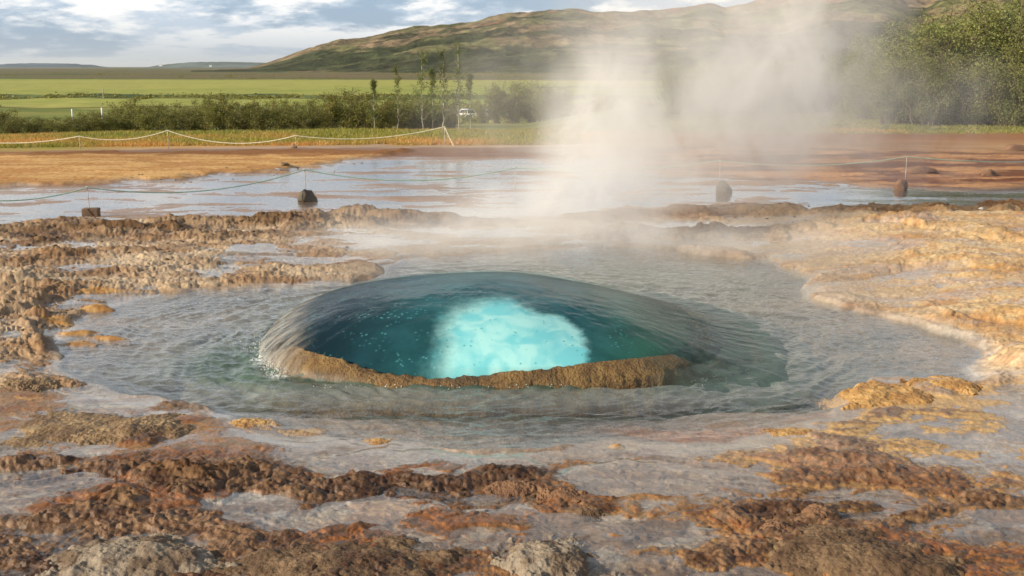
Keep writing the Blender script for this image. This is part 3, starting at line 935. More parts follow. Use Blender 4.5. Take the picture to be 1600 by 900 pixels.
# ---------------------------------------------------------------- rocks
def rock_mesh(name, size, seed, mat, flat=.0, dlo=.62, dhi=.9, rough=.22, facets=.5, sub=IC4, sink=.25):
    v = sub[0].copy()
    rs = np.random.default_rng(seed)
    # cut a few planes for a broken shape
    for k in range(int(10 * facets)):
        nrm = rs.normal(size=3); nrm[2] *= .7; nrm /= np.linalg.norm(nrm)
        d = rs.uniform(dlo, dhi)
        t = v @ nrm - d
        v = v - np.outer(np.maximum(t, 0) * .92, nrm)
    o = np.array([[mnoise.fractal(Vector(p * 1.6) + Vector((seed, 0, 0)), .6, 2.1, 5)] for p in v])
    o2 = np.array([[mnoise.noise(Vector(p * 7) + Vector((0, seed, 0)))] for p in v])
    v = v * (1 + rough * o + rough * .22 * o2)
    v[:, 2] = np.where(v[:, 2] > 0, v[:, 2] * (1 - flat * .3), v[:, 2])
    v[:, :2] *= (1 - .22 * np.clip(v[:, 2:3], -1, 1))
    v = v * np.array(size)
    return v

def rock(name, px, py, w_px, h_px, depth=1.0, seed=0, mat=None, rough=.22, facets=.5, sub=IC4, sink=.25, label='', cat='rock', group=None, rz=0.0, zoff=0.0):
    """w_px, h_px: how wide and tall it shows; (px, py) is its foot"""
    xx, yy = P(px, py)
    d = math.hypot(yy, CAM_H)
    w_ = w_px / F * d; h_ = h_px / F * d
    dep_ang = math.atan2(CAM_H, yy)
    H_ = max(h_, .01) / (2 * (1 - sink)) * 1.1
    v = rock_mesh(name, (w_ / 2 / math.sqrt(max(1 - max(2 * sink - 1, 0) ** 2, .3)), w_ / 2 * depth, H_), seed, mat, dlo=.5 if 'boulder' in name else .62, dhi=.74 if 'boulder' in name else .9, rough=rough, facets=facets, sub=sub, sink=sink)
    z0 = gz(xx, yy)
    o = mesh_np(name, v, tris=sub[1], mat=mat)
    o.location = (xx, yy + w_ / 2 * depth * .7, z0 + zoff + h_ - H_)
    o.rotation_euler = (0, 0, rz)
    tag(o, label, cat, group)
    return o

def mound(name, px, py, w_px, h_px, depth, seed, mat, label, rz=0.0, flat=2.0, pit=.25, cat='rock'):
    """a swelling of the ground crust with a ragged foot that sinks under its surroundings"""
    xx, yy = P(px, py)
    d = math.hypot(yy, CAM_H)
    a = w_px / F * d / 2; b = a * depth; h = h_px / F * d * .58
    n_ = 190
    u, v = np.meshgrid(np.linspace(-1.3, 1.3, n_), np.linspace(-1.3, 1.3, n_))
    X_, Y_ = u * a, v * b
    k = seed * 3.7
    q = np.sqrt(u * u + v * v) * (1 + .42 * fbm(u + k, v, .9, 3, .5, seed) + .16 * fbm(u + k, v, 3.2, 4, .6, seed + 1))
    f = fbm(X_ + k, Y_, 5.0, 5, .6, seed + 2)
    tq, _ = terr(f, 3.0)
    Zm = h * (1 - np.clip(q, 0, 1.6) ** flat) * (1 + .25 * fbm(u + k, v, 1.2, 3, .5, seed + 5)) + min(h, .05) * pit * (f + tq) + .004 * fbm(X_ + k, Y_, 30, 3, .6, seed + 8)
    g0 = np.array([[gz(xx + p * math.cos(rz) - r_ * math.sin(rz), yy + b * .7 + p * math.sin(rz) + r_ * math.cos(rz)) for p, r_ in zip(X_[i, ::9], Y_[i, ::9])] for i in range(0, n_, 9)])
    base = float(np.median(g0))
    Zm = np.maximum(Zm, -.12) - .004
    o = mesh_np(name, np.stack([X_, Y_, Zm], -1).reshape(-1, 3), grid_quads(n_, n_), mat=mat)
    o.location = (xx, yy + b * .7, base); o.rotation_euler = (0, 0, rz)
    tag(o, label, cat)
    return o

M_BASALT = rock_material('grey_basalt', (.10, .085, .06), (.17, .145, .10), (.075, .06, .045), .8, 9, .02, .3)
M_REDROCK = rock_material('red_rock', (.19, .10, .055), (.30, .17, .09), (.12, .06, .035), .8, 9, .02, .3)
M_OCHRE = rock_material('ochre_sinter', (.40, .22, .07), (.58, .37, .15), (.30, .15, .05), .6, 22, .006, .4)
M_TANMOUND = rock_material('tan_mound', (.24, .15, .07), (.36, .25, .13), (.14, .08, .04), .55, 12, .012, .45)
M_CRUST = rock_material('dry_crust', (.24, .19, .14), (.36, .30, .23), (.14, .09, .055), .85, 30, .008, .2)
M_BROWNC = rock_material('brown_crust', (.14, .085, .045), (.25, .165, .095), (.08, .045, .025), .75, 26, .010, .3)
M_WHITE = rock_material('white_stone', (.72, .68, .62), (.80, .77, .72), (.6, .55, .5), .8, 12, .01, .2)

rock('boulder', 480, 317, 34, 22, .9, 3, M_BASALT, .12, .9, label='grey brown boulder holding a thin rope post, alone in the stream on the left', group='stones weighing down the rope posts', sink=.3)
rock('boulder', 1130, 304, 29, 19, .9, 8, M_BASALT, .12, .9, label='dim boulder half veiled by steam under a rope post, right of the plume', group='stones weighing down the rope posts', sink=.3)
rock('boulder', 1411, 299, 29, 18, .9, 12, M_REDROCK, .12, .9, label='dark reddish boulder under the rope post farthest right', group='stones weighing down the rope posts', sink=.3)
rock('stone', 458, 230, 12, 6, .9, 15, M_TANMOUND, .10, 1.0, label='small pale stone at the foot of the post in the grass edge', group='stones weighing down the rope posts', sink=.1)

# low mounds of sinter
mound('sinter_slab', 856, 905, 172, 36, 0.90, 21, M_CRUST, 'flat pale grey boulder with cracked top at the bottom edge, left of middle', rz=0.0, flat=4.0)
mound('sinter_mound', 195, 912, 270, 44, 0.69, 25, M_CRUST, 'low dry grey mound with a hollow in shade, at the bottom left edge', rz=-.15, flat=2.2)
mound('sinter_mound', 1372, 912, 270, 38, 0.62, 29, M_BROWNC, 'low brown crusted mound at the bottom edge on the right', rz=0.0, flat=2.2)
mound('sinter_mound', 520, 912, 330, 26, 0.50, 31, M_BROWNC, 'long flat brown mound at the bottom edge between two pale rocks', rz=0.0, flat=2.2)
mound('sinter_mound', 200, 692, 175, 20, 0.88, 35, M_TANMOUND, 'smooth tan brown mound left of the pool, its right side in shade', rz=0.0, flat=2.2)
mound('sinter_mound', 80, 696, 220, 14, 0.88, 37, M_TANMOUND, 'broad low brown hump at the left edge, beside the smooth tan mound', rz=0.0, flat=2.2)
mound('sinter_mound', 35, 612, 88, 16, 0.75, 39, M_TANMOUND, 'small rounded golden brown mound at the left edge beside the pool', rz=0.0, flat=2.2)
mound('sinter_mound', 385, 668, 85, 13, 0.69, 43, M_OCHRE, 'golden knob on the front lip of the pool, left of the dome', rz=-.3, flat=2.2)
mound('sinter_mound', 475, 681, 80, 7, 0.62, 45, M_OCHRE, 'small flat golden lump just right of the knob on the pool lip', rz=0.0, flat=2.2)
mound('sinter_mound', 590, 693, 55, 6, 0.62, 47, M_OCHRE, 'thin golden lump lying at the front edge of the pool', rz=0.0, flat=2.2)
mound('sinter_mound', 1250, 682, 96, 8, 0.56, 49, M_OCHRE, 'long narrow ochre hump at the front right of the pool', rz=.35, flat=2.2)
mound('sinter_island', 1405, 634, 160, 17, 0.75, 53, M_OCHRE, 'flat pitted ochre island rising from the right end of the pool', rz=0.0, flat=3.0)
mound('sinter_island', 1484, 616, 90, 14, 0.75, 54, M_OCHRE, 'smaller right lobe joined to the flat ochre island', rz=0.0, flat=3.0)
mound('sinter_mound', 1300, 860, 150, 20, 0.56, 57, M_BROWNC, 'grainy grey brown hump in the right foreground, left of the crusted arc', rz=0.0, flat=2.2)
mound('sinter_mound', 1215, 838, 46, 14, 0.88, 59, M_REDROCK, 'small rust brown lump at the left end of the right foreground crust', rz=0.0, flat=2.2)
mound('sinter_mound', 1285, 822, 60, 18, 0.88, 61, M_REDROCK, 'rounded rust brown lump behind the grainy hump on the right', rz=0.0, flat=2.2)
mound('sinter_mound', 880, 790, 62, 20, 0.88, 63, M_REDROCK, 'knobbly rust brown lump in the middle foreground above the flat pale boulder', rz=0.0, flat=2.2)
mound('sinter_mound', 800, 775, 75, 18, 0.75, 65, M_REDROCK, 'low rust brown hump left of the knobbly lump in the foreground', rz=0.0, flat=2.2)
mound('sinter_mound', 920, 812, 46, 14, 0.88, 67, M_BROWNC, 'small brown crusted lump right of the knobbly one in the foreground', rz=0.0, flat=2.2)
rock('stone', 1548, 277, 30, 10, .8, 71, M_REDROCK, .2, .8, IC4, .2, 'dark stone on the red ground at the far right behind the rope', 'stone')
rock('stone', 1440, 272, 60, 10, .5, 73, M_REDROCK, .2, .8, IC4, .2, 'long low dark stone on red ground just behind the rightmost rope post', 'stone')
rock('stone', 1590, 236, 44, 10, .6, 75, M_REDROCK, .2, .8, IC4, .2, 'dark reddish hump at the right edge on the red slope', 'stone')
rock('stone', 443, 265, 20, 6, .7, 77, M_TANMOUND, .2, .9, IC4, .2, 'small reddish stone on the lower edge of the sand bar', 'stone')
rock('stone', 1535, 334, 12, 6, .8, 79, M_WHITE, .15, 1.0, IC1, .2, 'tiny white stone on the crumbled ridge at the right', 'stone')
rock('stone', 966, 699, 30, 5, .6, 81, M_OCHRE, .2, .5, IC4, .58, 'thin golden stone on the front lip of the pool, right of middle', 'stone')

# ---- loose stones
def gravel_set(n_, region, mat, group, label, seed, smin, smax):
    rs = np.random.default_rng(seed)
    protos = [rock_mesh('s', (1, .9, .6), 900 + seed + k, mat, rough=.2, facets=1.0, sub=icos(2), sink=.2) for k in range(4)]
    f2 = icos(2)[1]
    prot = []
    for k in range(n_):
        t = rs.random() * (len(region) - 1); i = int(t); t -= i
        px = region[i][0] * (1 - t) + region[i + 1][0] * t + rs.normal() * region[i][2]
        py = region[i][1] * (1 - t) + region[i + 1][1] * t + rs.normal() * region[i][3]
        xx, yy = P(px, py); d = math.hypot(yy, CAM_H)
        s = rs.uniform(smin, smax) ** 1.0 / F * d
        if k < 4:
            o = mesh_np('stone', protos[k], tris=f2, mat=mat); prot.append(o)
        else:
            o = prot[k % 4].copy(); COL.objects.link(o)
        o.location = (xx, yy, gz(xx, yy)); o.scale = (s, s * rs.uniform(.6, 1.1), s * rs.uniform(.5, 1)); o.rotation_euler = (0, 0, rs.uniform(0, 6))
        tag(o, label, 'stone', group)
gravel_set(60, [(180,287,60,3),(300,279,60,3),(430,270,40,3),(540,258,30,3)], M_TANMOUND, 'pebbles along the stream side of the sand bar', 'small tan pebble on the wet gravel between sand bar and stream', 3, 1.2, 3.0)
gravel_set(70, [(20,380,60,14),(150,400,80,14),(300,385,80,10),(450,372,60,8)], M_BROWNC, 'loose lumps in the rubble behind the pool', 'brown lump of broken crust in the rubble left behind the pool', 5, 2.0, 6.5)
gravel_set(45, [(20,430,50,12),(90,470,50,12),(60,520,40,10)], M_TANMOUND, 'loose lumps on the bank left of the pool', 'tan lump of sinter lying on the bank left of the pool', 6, 2.0, 6.0)
gravel_set(60, [(120,770,80,14),(420,775,90,12),(700,765,60,12),(860,800,30,14)], M_BROWNC, 'loose crust lumps in the foreground', 'dark brown crust lump on the foreground crust band', 8, 2.0, 6.0)
gravel_set(40, [(1170,825,40,14),(1300,815,50,14),(1500,810,50,8)], M_REDROCK, 'loose rust lumps in the right foreground', 'rust brown lump on the right foreground crust', 11, 2.0, 6.0)
gravel_set(50, [(1050,350,60,12),(1300,350,80,10),(1550,345,40,8)], M_REDROCK, 'loose lumps on the crumbled ridge at the right', 'brown lump on the crumbled ridge behind the pool at the right', 12, 2.0, 5.0)

# ---------------------------------------------------------------- posts and ropes
def simple_mat(name, col, rough=.6, metal=0.0, vary=.2, scale=20):
    m, n = mat_new(name)
    tco = n.n('ShaderNodeTexCoord').outputs['Object']
    a = n.noise(tco, scale, 4, .6)
    c = n.v('SCALE', n.mix(0, col, col), n.ss(a, .3, .7, 1 - vary, 1 + vary))
    p = n.n('ShaderNodeBsdfPrincipled', ins={'Base Color': c, 'Roughness': rough, 'Metallic': metal})
    out(n, p)
    return m
M_STEEL = simple_mat('galvanised_steel', (.55, .52, .48), .45, .6)
M_GREENROPE = simple_mat('green_rope', (.36, .55, .42), .8)
M_CREAMROPE = simple_mat('cream_rope', (.72, .68, .48), .8)
M_BRICK = rock_material('concrete_block', (.20, .135, .09), (.27, .19, .13), (.15, .10, .07), .85, 12, .006, .2)

def tube(pts, r, nseg=8, caps=True):
    pts = np.array(pts, float); n_ = len(pts)
    rr = np.full(n_, r) if not hasattr(r, '__len__') else np.array(r)
    V_, Fq = [], []
    up = np.array([0, 0, 1.0])
    for i in range(n_):
        d = pts[min(i + 1, n_ - 1)] - pts[max(i - 1, 0)]
        d /= np.linalg.norm(d) + 1e-9
        a = np.cross(d, up)
        if np.linalg.norm(a) < 1e-3: a = np.array([1.0, 0, 0])
        a /= np.linalg.norm(a); b = np.cross(a, d)
        for k in range(nseg):
            t = 2 * np.pi * k / nseg
            V_.append(pts[i] + rr[i] * (np.cos(t) * a + np.sin(t) * b))
    for i in range(n_ - 1):
        for k in range(nseg):
            Fq.append((i * nseg + k, i * nseg + (k + 1) % nseg, (i + 1) * nseg + (k + 1) % nseg, (i + 1) * nseg + k))
    return np.array(V_), np.array(Fq)

def join(parts):
    vs, fs, o = [], [], 0
    for v, f in parts:
        vs.append(v); fs.append(f + o); o += len(v)
    return np.concatenate(vs), np.concatenate(fs)

def post_from(px, py_top, py_base, dist_py, label, zbase=None, r=.008):
    """thin steel stake; dist_py: picture row of the ground where it stands"""
    xx, yy = P(px, dist_py)
    z0 = gz(xx, yy)
    d = ray(px, py_top); t = yy / d[1]; zt = CAM_H + d[2] * t
    d = ray(px, py_base); t = yy / d[1]; zb = CAM_H + d[2] * t
    e = empty('rope_post', (xx, yy, zb - .06))
    tag(e, label, 'post', 'thin steel posts that carry the ropes')
    hgt = zt - zb + .06
    v, f = tube([(0, 0, 0), (0.004, 0, hgt * .5), (0, 0, hgt - .02)], r, 8)
    mesh_np('rod', v, f, mat=M_STEEL, parent=e)
    rg = [(.018 * math.cos(a), 0, hgt - .002 + .018 * math.sin(a)) for a in np.linspace(0, 2 * math.pi, 17)]
    v, f = tube(rg, .0045, 6)
    mesh_np('eyelet', v, f, mat=M_STEEL, parent=e)
    return (xx, yy, zt)

near_posts = [
    post_from(140, 293, 333, 341, 'thin steel post standing in the concrete block at the left', ),
    post_from(478, 265, 297, 315, 'thin steel post rising from the lone grey boulder on the left'),
    post_from(805, 262, 292, 306, 'faint thin post in the steam above the dome'),
    post_from(1123, 251, 284, 303, 'thin steel post on the steam veiled boulder right of the plume'),
    post_from(1413, 245, 281, 298, 'thin steel post on the dark reddish boulder farthest right'),
]
def sag_rope(points, sags, r, name, mat, label):
    pts = []
    for i in range(len(points) - 1):
        a, b = np.array(points[i]), np.array(points[i + 1])
        for k in range(24):
            t = k / 24
            p = a + (b - a) * t; p[2] -= 4 * sags[i] * t * (1 - t)
            pts.append(p)
    pts.append(np.array(points[-1]))
    v, f = tube(pts, r, 8)
    o = mesh_np(name, v, f, mat=mat)
    tag(o, label, 'rope')
    return o
def at_depth(px, py, yy):
    d = ray(px, py); t = yy / d[1]
    return (d[0] * t, d[1] * t, CAM_H + d[2] * t)
L0 = at_depth(-90, 305, near_posts[0][1] - 1.0)
R0 = at_depth(1760, 244, near_posts[4][1] + .5)
sag_rope([L0] + near_posts + [R0], [.13, .20, .20, .10, .12, .10], .0085, 'rope', M_GREENROPE, 'pale green rope sagging between posts across the stream behind the pool')

# block under the left post
import bmesh
def bevel_box(name, size, mat, bev=.01):
    bm = bmesh.new(); bmesh.ops.create_cube(bm, size=1)
    bmesh.ops.scale(bm, vec=size, verts=bm.verts)
    bmesh.ops.bevel(bm, geom=list(bm.edges), offset=bev, segments=2, affect='EDGES', profile=.6)
    bmesh.ops.subdivide_edges(bm, edges=list(bm.edges), cuts=2, use_grid_fill=True)
    for v in bm.verts: v.co += Vector((mnoise.noise(v.co * 14), mnoise.noise(v.co * 14 + Vector((5, 0, 0))), mnoise.noise(v.co * 14 + Vector((0, 7, 0))))) * .004
    me = bpy.data.meshes.new(name); bm.to_mesh(me); bm.free(); me.materials.append(mat)
    o = bpy.data.objects.new(name, me); COL.objects.link(o)
    return o
bx_, by_ = P(142, 341)
blk = bevel_box('concrete_block', (.235, .16, .14), M_BRICK, .012)
blk.location = (bx_ + .01, by_, gz(bx_, by_) + .06); blk.rotation_euler = (0, 0, .08)
tag(blk, 'rectangular brown concrete block under the leftmost near rope post', 'block')

far_posts = [
    post_from(125, 213, 230, 231, 'short post half hidden in golden grass, second rope peak from the left edge', r=.012),
    post_from(263, 204, 229, 230, 'post in the grass carrying the highest rope peak on the left', r=.012),
    post_from(462, 212, 229, 230, 'thin post above the small pale stone at the grass edge', r=.012),
    post_from(695, 198, 225, 227, 'last post of the pale far rope beside the steam', r=.012),
]
LF = at_depth(-80, 216, far_posts[0][1]); RF = at_depth(709, 228, far_posts[3][1] - .1)
sag_rope([LF] + far_posts + [RF], [.16, .17, .28, .20, .02], .013, 'rope', M_CREAMROPE, 'cream white rope sagging in front of the golden grass strip')

# ---------------------------------------------------------------- hills
def hill_material():
    m, n = mat_new('hill')
    col = n.n('ShaderNodeAttribute', attribute_name='Col').outputs['Color']
    pos = n.n('ShaderNodeNewGeometry').outputs['Position']
    a = n.noise(pos, .03, 7, .68)
    b = n.noise(pos, .012, 5, .6)
    k = n.m('MULTIPLY', n.ss(a, .3, .7, .45, 1.5), n.ss(b, .3, .7, .7, 1.25))
    c = n.v('SCALE', col, k)
    bump = n.n('ShaderNodeBump', ins={'Height': n.m('ADD', n.m('MULTIPLY', a, 10.0), n.m('MULTIPLY', b, 18.0)), 'Strength': .8, 'Distance': 1.0})
    out(n, n.n('ShaderNodeBsdfPrincipled', ins={'Base Color': c, 'Roughness': .95, 'Specular IOR Level': .05, 'Normal': bump.outputs[0]}))
    return m
M_HILL = hill_material()
ridge_px = [(300,110),(385,107),(410,101),(440,92),(470,82),(500,73),(540,66),(580,61),(610,52),(650,46),(700,43),(740,40),(790,29),(830,25),(870,22),(900,23),(940,25),(1000,23),(1060,23),(1085,18),(1105,14),(1130,21),(1170,14),(1210,9),(1240,3),(1290,-8),(1350,-12),(1385,-5),(1410,8),(1440,13),(1470,4),(1510,-6),(1560,-16),(1700,-30),(2200,-40)]
ha = np.radians(np.linspace(-16, 38, 620))
hr = np.concatenate([np.linspace(1500, 3400, 300), np.linspace(3440, 6500, 40)])
HR, HA = np.meshgrid(hr, ha, indexing='ij')
pxs = 800 + F * np.tan(HA) * 1.0
# picture column of a far point needs the tilt: x/(y cos p + h sin p)
pxs = 800 + F * np.tan(HA) / cp
pyv = np.interp(pxs, [a for a, b in ridge_px], [b for a, b in ridge_px])
elev = np.arctan((450 - pyv) / F) - R(PITCH)
RR = 3100.0
rgh = CAM_H + RR * np.tan(elev) + 8
hx = (HR * np.sin(HA)).astype(np.float32); hy = (HR * np.cos(HA)).astype(np.float32)
foot = 2250 - 550 * sstep(R(-14), R(2), HA) + 120 * fbm(hx, hy, .002, 3, .5, 701)
t = np.clip((HR - foot) / (RR - foot), 0, 1)
prof = .42 * sstep(0, .55, t) + .58 * sstep(.35, 1.0, t) ** .9
nh = fbm(hx, hy, .0022, 6, .52, 711); nr = ridged(hx, hy, .003, 5, .55, 721); n3 = fbm(hx, hy, .012, 4, .55, 731) + 1.2 * ridged(hx, hy, .011, 5, .6, 771)
hz_ = rgh * prof + (t > 0) * np.clip(t * 4, 0, 1) * (16 * nr + 10 * nh + 3.5 * n3) * np.clip(rgh / 90, .12, 1) * (1 - .72 * sstep(.86, 1, t))
hz_ = np.where(HR > RR, rgh - (HR - RR) * .02 + 5 * nh * 0, hz_) - 8 - 2 * (t <= 0)
hcol = mixf(C(.20, .155, .09), C(.27, .195, .125), sstep(-.4, .5, nh)[..., None])
gr = sstep(-.15, .35, fbm(hx, hy, .004, 5, .6, 741) + .35 - .55 * t)
hcol = blend(hcol, C(.13, .145, .055), .8 * gr)
dk = sstep(.0, .22, fbm(hx, hy, .0042, 6, .62, 751, .6, 1.2) + .52 - 1.15 * np.abs(t - .22) * 1.3 - .3 * sstep(.6, 1, t))
hcol = blend(hcol, C(.042, .054, .025), .9 * dk)
gul = ridged(hx, hy, .011, 5, .6, 771)
hcol = .82 * hcol * (1 + .35 * np.clip(gul, -1, 1))[..., None]
hcol = blend(hcol, C(.34, .17, .11), .8 * sstep(.45, .6, fbm(hx, hy, .005, 4, .5, 761) + .1) * sstep(.5, .8, t))
hill = mesh_np('hill', np.stack([hx, hy, hz_], -1).reshape(-1, 3), grid_quads(len(hr), len(ha)), mat=M_HILL, attrs={'Col': hcol.reshape(-1, 3)})
tag(hill, kind='structure')

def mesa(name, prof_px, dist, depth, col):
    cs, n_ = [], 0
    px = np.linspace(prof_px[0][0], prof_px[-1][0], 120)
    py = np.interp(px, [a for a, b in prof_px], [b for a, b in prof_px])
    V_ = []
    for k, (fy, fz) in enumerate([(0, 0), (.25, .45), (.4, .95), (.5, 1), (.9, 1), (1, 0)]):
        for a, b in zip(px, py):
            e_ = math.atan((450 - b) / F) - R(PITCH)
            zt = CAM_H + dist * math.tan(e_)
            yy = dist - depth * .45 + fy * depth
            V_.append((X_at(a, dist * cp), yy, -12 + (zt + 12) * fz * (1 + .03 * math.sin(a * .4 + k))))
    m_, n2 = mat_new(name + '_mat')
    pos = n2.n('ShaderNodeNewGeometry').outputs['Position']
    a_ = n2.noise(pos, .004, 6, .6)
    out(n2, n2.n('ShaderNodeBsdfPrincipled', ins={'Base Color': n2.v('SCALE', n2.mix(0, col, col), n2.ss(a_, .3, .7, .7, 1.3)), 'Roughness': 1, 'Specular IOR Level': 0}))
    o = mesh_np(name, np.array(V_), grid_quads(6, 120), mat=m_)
    tag(o, kind='structure')
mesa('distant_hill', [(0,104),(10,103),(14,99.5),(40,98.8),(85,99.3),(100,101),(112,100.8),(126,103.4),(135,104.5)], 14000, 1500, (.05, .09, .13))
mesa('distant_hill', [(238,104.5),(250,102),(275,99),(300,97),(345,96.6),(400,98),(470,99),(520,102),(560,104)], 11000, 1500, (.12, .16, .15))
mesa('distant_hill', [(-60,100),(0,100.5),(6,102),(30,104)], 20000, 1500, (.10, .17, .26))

# ---------------------------------------------------------------- vegetation
def leaf_material(name, c1, c2, c3):
    m, n = mat_new(name)
    g_ = n.n('ShaderNodeNewGeometry')
    rnd = g_.outputs['Random Per Island']
    oi = n.n('ShaderNodeObjectInfo').outputs['Random']
    tco = n.n('ShaderNodeTexCoord').outputs['Object']
    a = n.noise(tco, .9, 3, .6)
    c = n.mix(rnd, c1, c2)
    c = n.mix(n.ss(a, .45, .68, 0, .75), c, c3)
    c = n.v('SCALE', c, n.ss(oi, 0, 1, .78, 1.25, 'LINEAR'))
    d = n.n('ShaderNodeBsdfPrincipled', ins={'Base Color': c, 'Roughness': .6, 'Specular IOR Level': .25})
    t = n.n('ShaderNodeBsdfTranslucent', ins={'Color': c})
    out(n, n.n('ShaderNodeMixShader', ins={0: .28, 1: d, 2: t}))
    return m
M_LEAF = leaf_material('shrub_leaves', (.11, .13, .032), (.26, .25, .06), (.30, .23, .065))
M_LEAF2 = leaf_material('willow_leaves', (.16, .19, .06), (.30, .32, .11), (.33, .31, .10))
M_LEAF3 = leaf_material('birch_leaves', (.10, .14, .03), (.17, .21, .05), (.20, .19, .05))
M_BARK = rock_material('bark', (.16, .12, .085), (.24, .19, .14), (.10, .07, .05), .9, 8, .01, .1)
M_PALEBARK = rock_material('pale_bark', (.42, .37, .30), (.55, .50, .42), (.20, .15, .11), .8, 12, .004, .1)

def leaves(cs, size, rs, up=.4):
    """one folded lozenge per leaf"""
    n_ = len(cs)
    nrm = rs.normal(size=(n_, 3)); nrm[:, 2] = np.abs(nrm[:, 2]) * .8 + up; nrm /= np.linalg.norm(nrm, axis=1)[:, None]
    a = rs.normal(size=(n_, 3)); a -= (a * nrm).sum(1)[:, None] * nrm; a /= np.linalg.norm(a, axis=1)[:, None]
    b = np.cross(nrm, a)
    s = (size * rs.uniform(.6, 1.3, n_))[:, None]
    v = np.stack([cs - a * s, cs + b * s * .42, cs + a * s, cs - b * s * .42], 1).reshape(-1, 3)
    return v, np.arange(n_ * 4).reshape(-1, 4)

def branch_pts(base, tip, k, rs, wob=.08):
    p = [np.array(base, float)]
    L = np.linalg.norm(np.array(tip) - base)
    for i in range(1, k + 1):
        t = i / k
        q = np.array(base) * (1 - t) + np.array(tip) * t + rs.normal(size=3) * wob * L * (t * (1 - t) * 3 + .1 * 0)
        p.append(q)
    return p

def make_shrub(h, wd, nleaf, lsize, seed, mleaf, mbark, nstem=8, open_=.5, name='shrub'):
    """many stemmed shrub: leaf sprays set along arching stems and their twigs"""
    rs = np.random.default_rng(seed)
    parts = []; cents = []
    for i in range(nstem):
        a = 2 * np.pi * (i + rs.random()) / nstem
        rad = wd * .5 * rs.uniform(.2, 1.0)
        hh = h * rs.uniform(.5, 1.05) * (1 - .35 * (rad / (wd * .5)) ** 2)
        b = (rs.normal() * .06 * wd, rs.normal() * .06 * wd, -.05)
        tip = (math.cos(a) * rad, math.sin(a) * rad, hh)
        pts = branch_pts(b, tip, 6, rs, .05)
        parts.append(tube(pts, np.linspace(.022, .006, 7) * h * .45, 5))
        ntw = 11
        for j in range(ntw):
            t = rs.uniform(.12, 1.0)
            k = min(int(t * 6), 5); f_ = t * 6 - k
            p0 = pts[k] * (1 - f_) + pts[k + 1] * f_
            dirv = rs.normal(size=3); dirv[2] = abs(dirv[2]) * .8 + .15; dirv /= np.linalg.norm(dirv)
            ln = h * rs.uniform(.12, .30) * (1.15 - .5 * t)
            p1 = p0 + dirv * ln
            parts.append(tube([p0, (p0 + p1) / 2 + rs.normal(size=3) * .02 * h, p1], np.array([.006, .004, .002]) * h * .6, 4))
            cents.append((p0, p1))
    V_, F_ = join(parts)
    per = nleaf // len(cents)
    cl = []
    for p0, p1 in cents:
        m_ = int(per * rs.uniform(.3, 1.7))
        t = rs.uniform(.15, 1.1, m_)[:, None]
        cl.append(p0 + (p1 - p0) * t + rs.normal(size=(m_, 3)) * h * .045 * np.array([1, 1, .8]))
    cl = np.concatenate(cl)
    cl = cl[cl[:, 2] > .02]
    lv, lf = leaves(cl, lsize, rs)
    e = empty(name, (0, 0, 0))
    mesh_np('trunk', V_, F_, mat=mbark, parent=e)
    mesh_np('crown', lv, lf, mat=mleaf, parent=e, smooth=False)
    return e

def make_slender(h, seed, nleaf, lsize, dense=1.0):
    """young upright poplar or birch: pale stem, short side branches with gaps"""
    rs = np.random.default_rng(seed)
    pts = [np.array([0.0, 0, -.1])]
    for i in range(1, 13):
        pts.append(np.array([rs.normal() * .005 * h, rs.normal() * .005 * h, h * i / 12]))
    parts = [tube(pts, np.linspace(.016, .004, 13) * h * .55, 7)]
    cl = []
    for j in range(46):
        t = rs.uniform(.14, .99)
        k = min(int(t * 12), 11); f_ = t * 12 - k
        p0 = pts[k] * (1 - f_) + pts[k + 1] * f_
        a = rs.uniform(0, 2 * np.pi)
        ln = h * rs.uniform(.06, .15) * (1.2 - .8 * t) * (1.4 if t < .5 else 1)
        p1 = p0 + np.array([math.cos(a) * ln * .75, math.sin(a) * ln * .75, ln * .8])
        parts.append(tube([p0, (p0 + p1) / 2, p1], np.array([.005, .0035, .002]) * h * .4, 4))
        if rs.random() < .75:
            m_ = int(nleaf / 34 * rs.uniform(.2, 1.8) * (1.5 if t > .72 else .8))
            tt_ = rs.uniform(.1, 1.15, m_)[:, None]
            cl.append(p0 + (p1 - p0) * tt_ + rs.normal(size=(m_, 3)) * h * .016)
    V_, F_ = join(parts)
    cl = np.concatenate(cl)
    lv, lf = leaves(cl, lsize, rs)
    e = empty('slender_tree', (0, 0, 0))
    mesh_np('trunk', V_, F_, mat=M_PALEBARK, parent=e)
    mesh_np('crown', lv, lf, mat=M_LEAF3, parent=e, smooth=False)
    return e

ORD = ['first','second','third','fourth','fifth','sixth','seventh','eighth','ninth','tenth','eleventh','twelfth','thirteenth','fourteenth','fifteenth',
       'sixteenth','seventeenth','eighteenth','nineteenth','twentieth','twenty-first','twenty-second','twenty-third','twenty-fourth','twenty-fifth',
       'twenty-sixth','twenty-seventh','twenty-eighth','twenty-ninth','thirtieth','thirty-first','thirty-second','thirty-third','thirty-fourth','thirty-fifth',
       'thirty-sixth','thirty-seventh','thirty-eighth','thirty-ninth','fortieth','forty-first','forty-second','forty-third','forty-fourth','forty-fifth','forty-sixth','forty-seventh','forty-eighth']

def place_tree(protos, used_, k, px, top_py, dist, rs, label, cat, group, base_h, wscale=1.0):
    xx = X_at(px, dist * cp + CAM_H * sp); yy = dist
    z0 = gz(xx, yy) - .05
    d = ray(px, top_py); zt = CAM_H + d[2] * yy / d[1]
    hh = max(zt - z0, .6)
    if k not in used_:
        o = protos[k]; used_.add(k)
    else:
        o = copy_tree(protos[k])
    o.location = (xx, yy, z0)
    s = hh / base_h
    o.scale = (s * wscale * rs.uniform(.9, 1.15), s * wscale, s)
    o.rotation_euler = (0, 0, rs.uniform(0, 6.28))
    tag(o, label, cat, group)
    return o

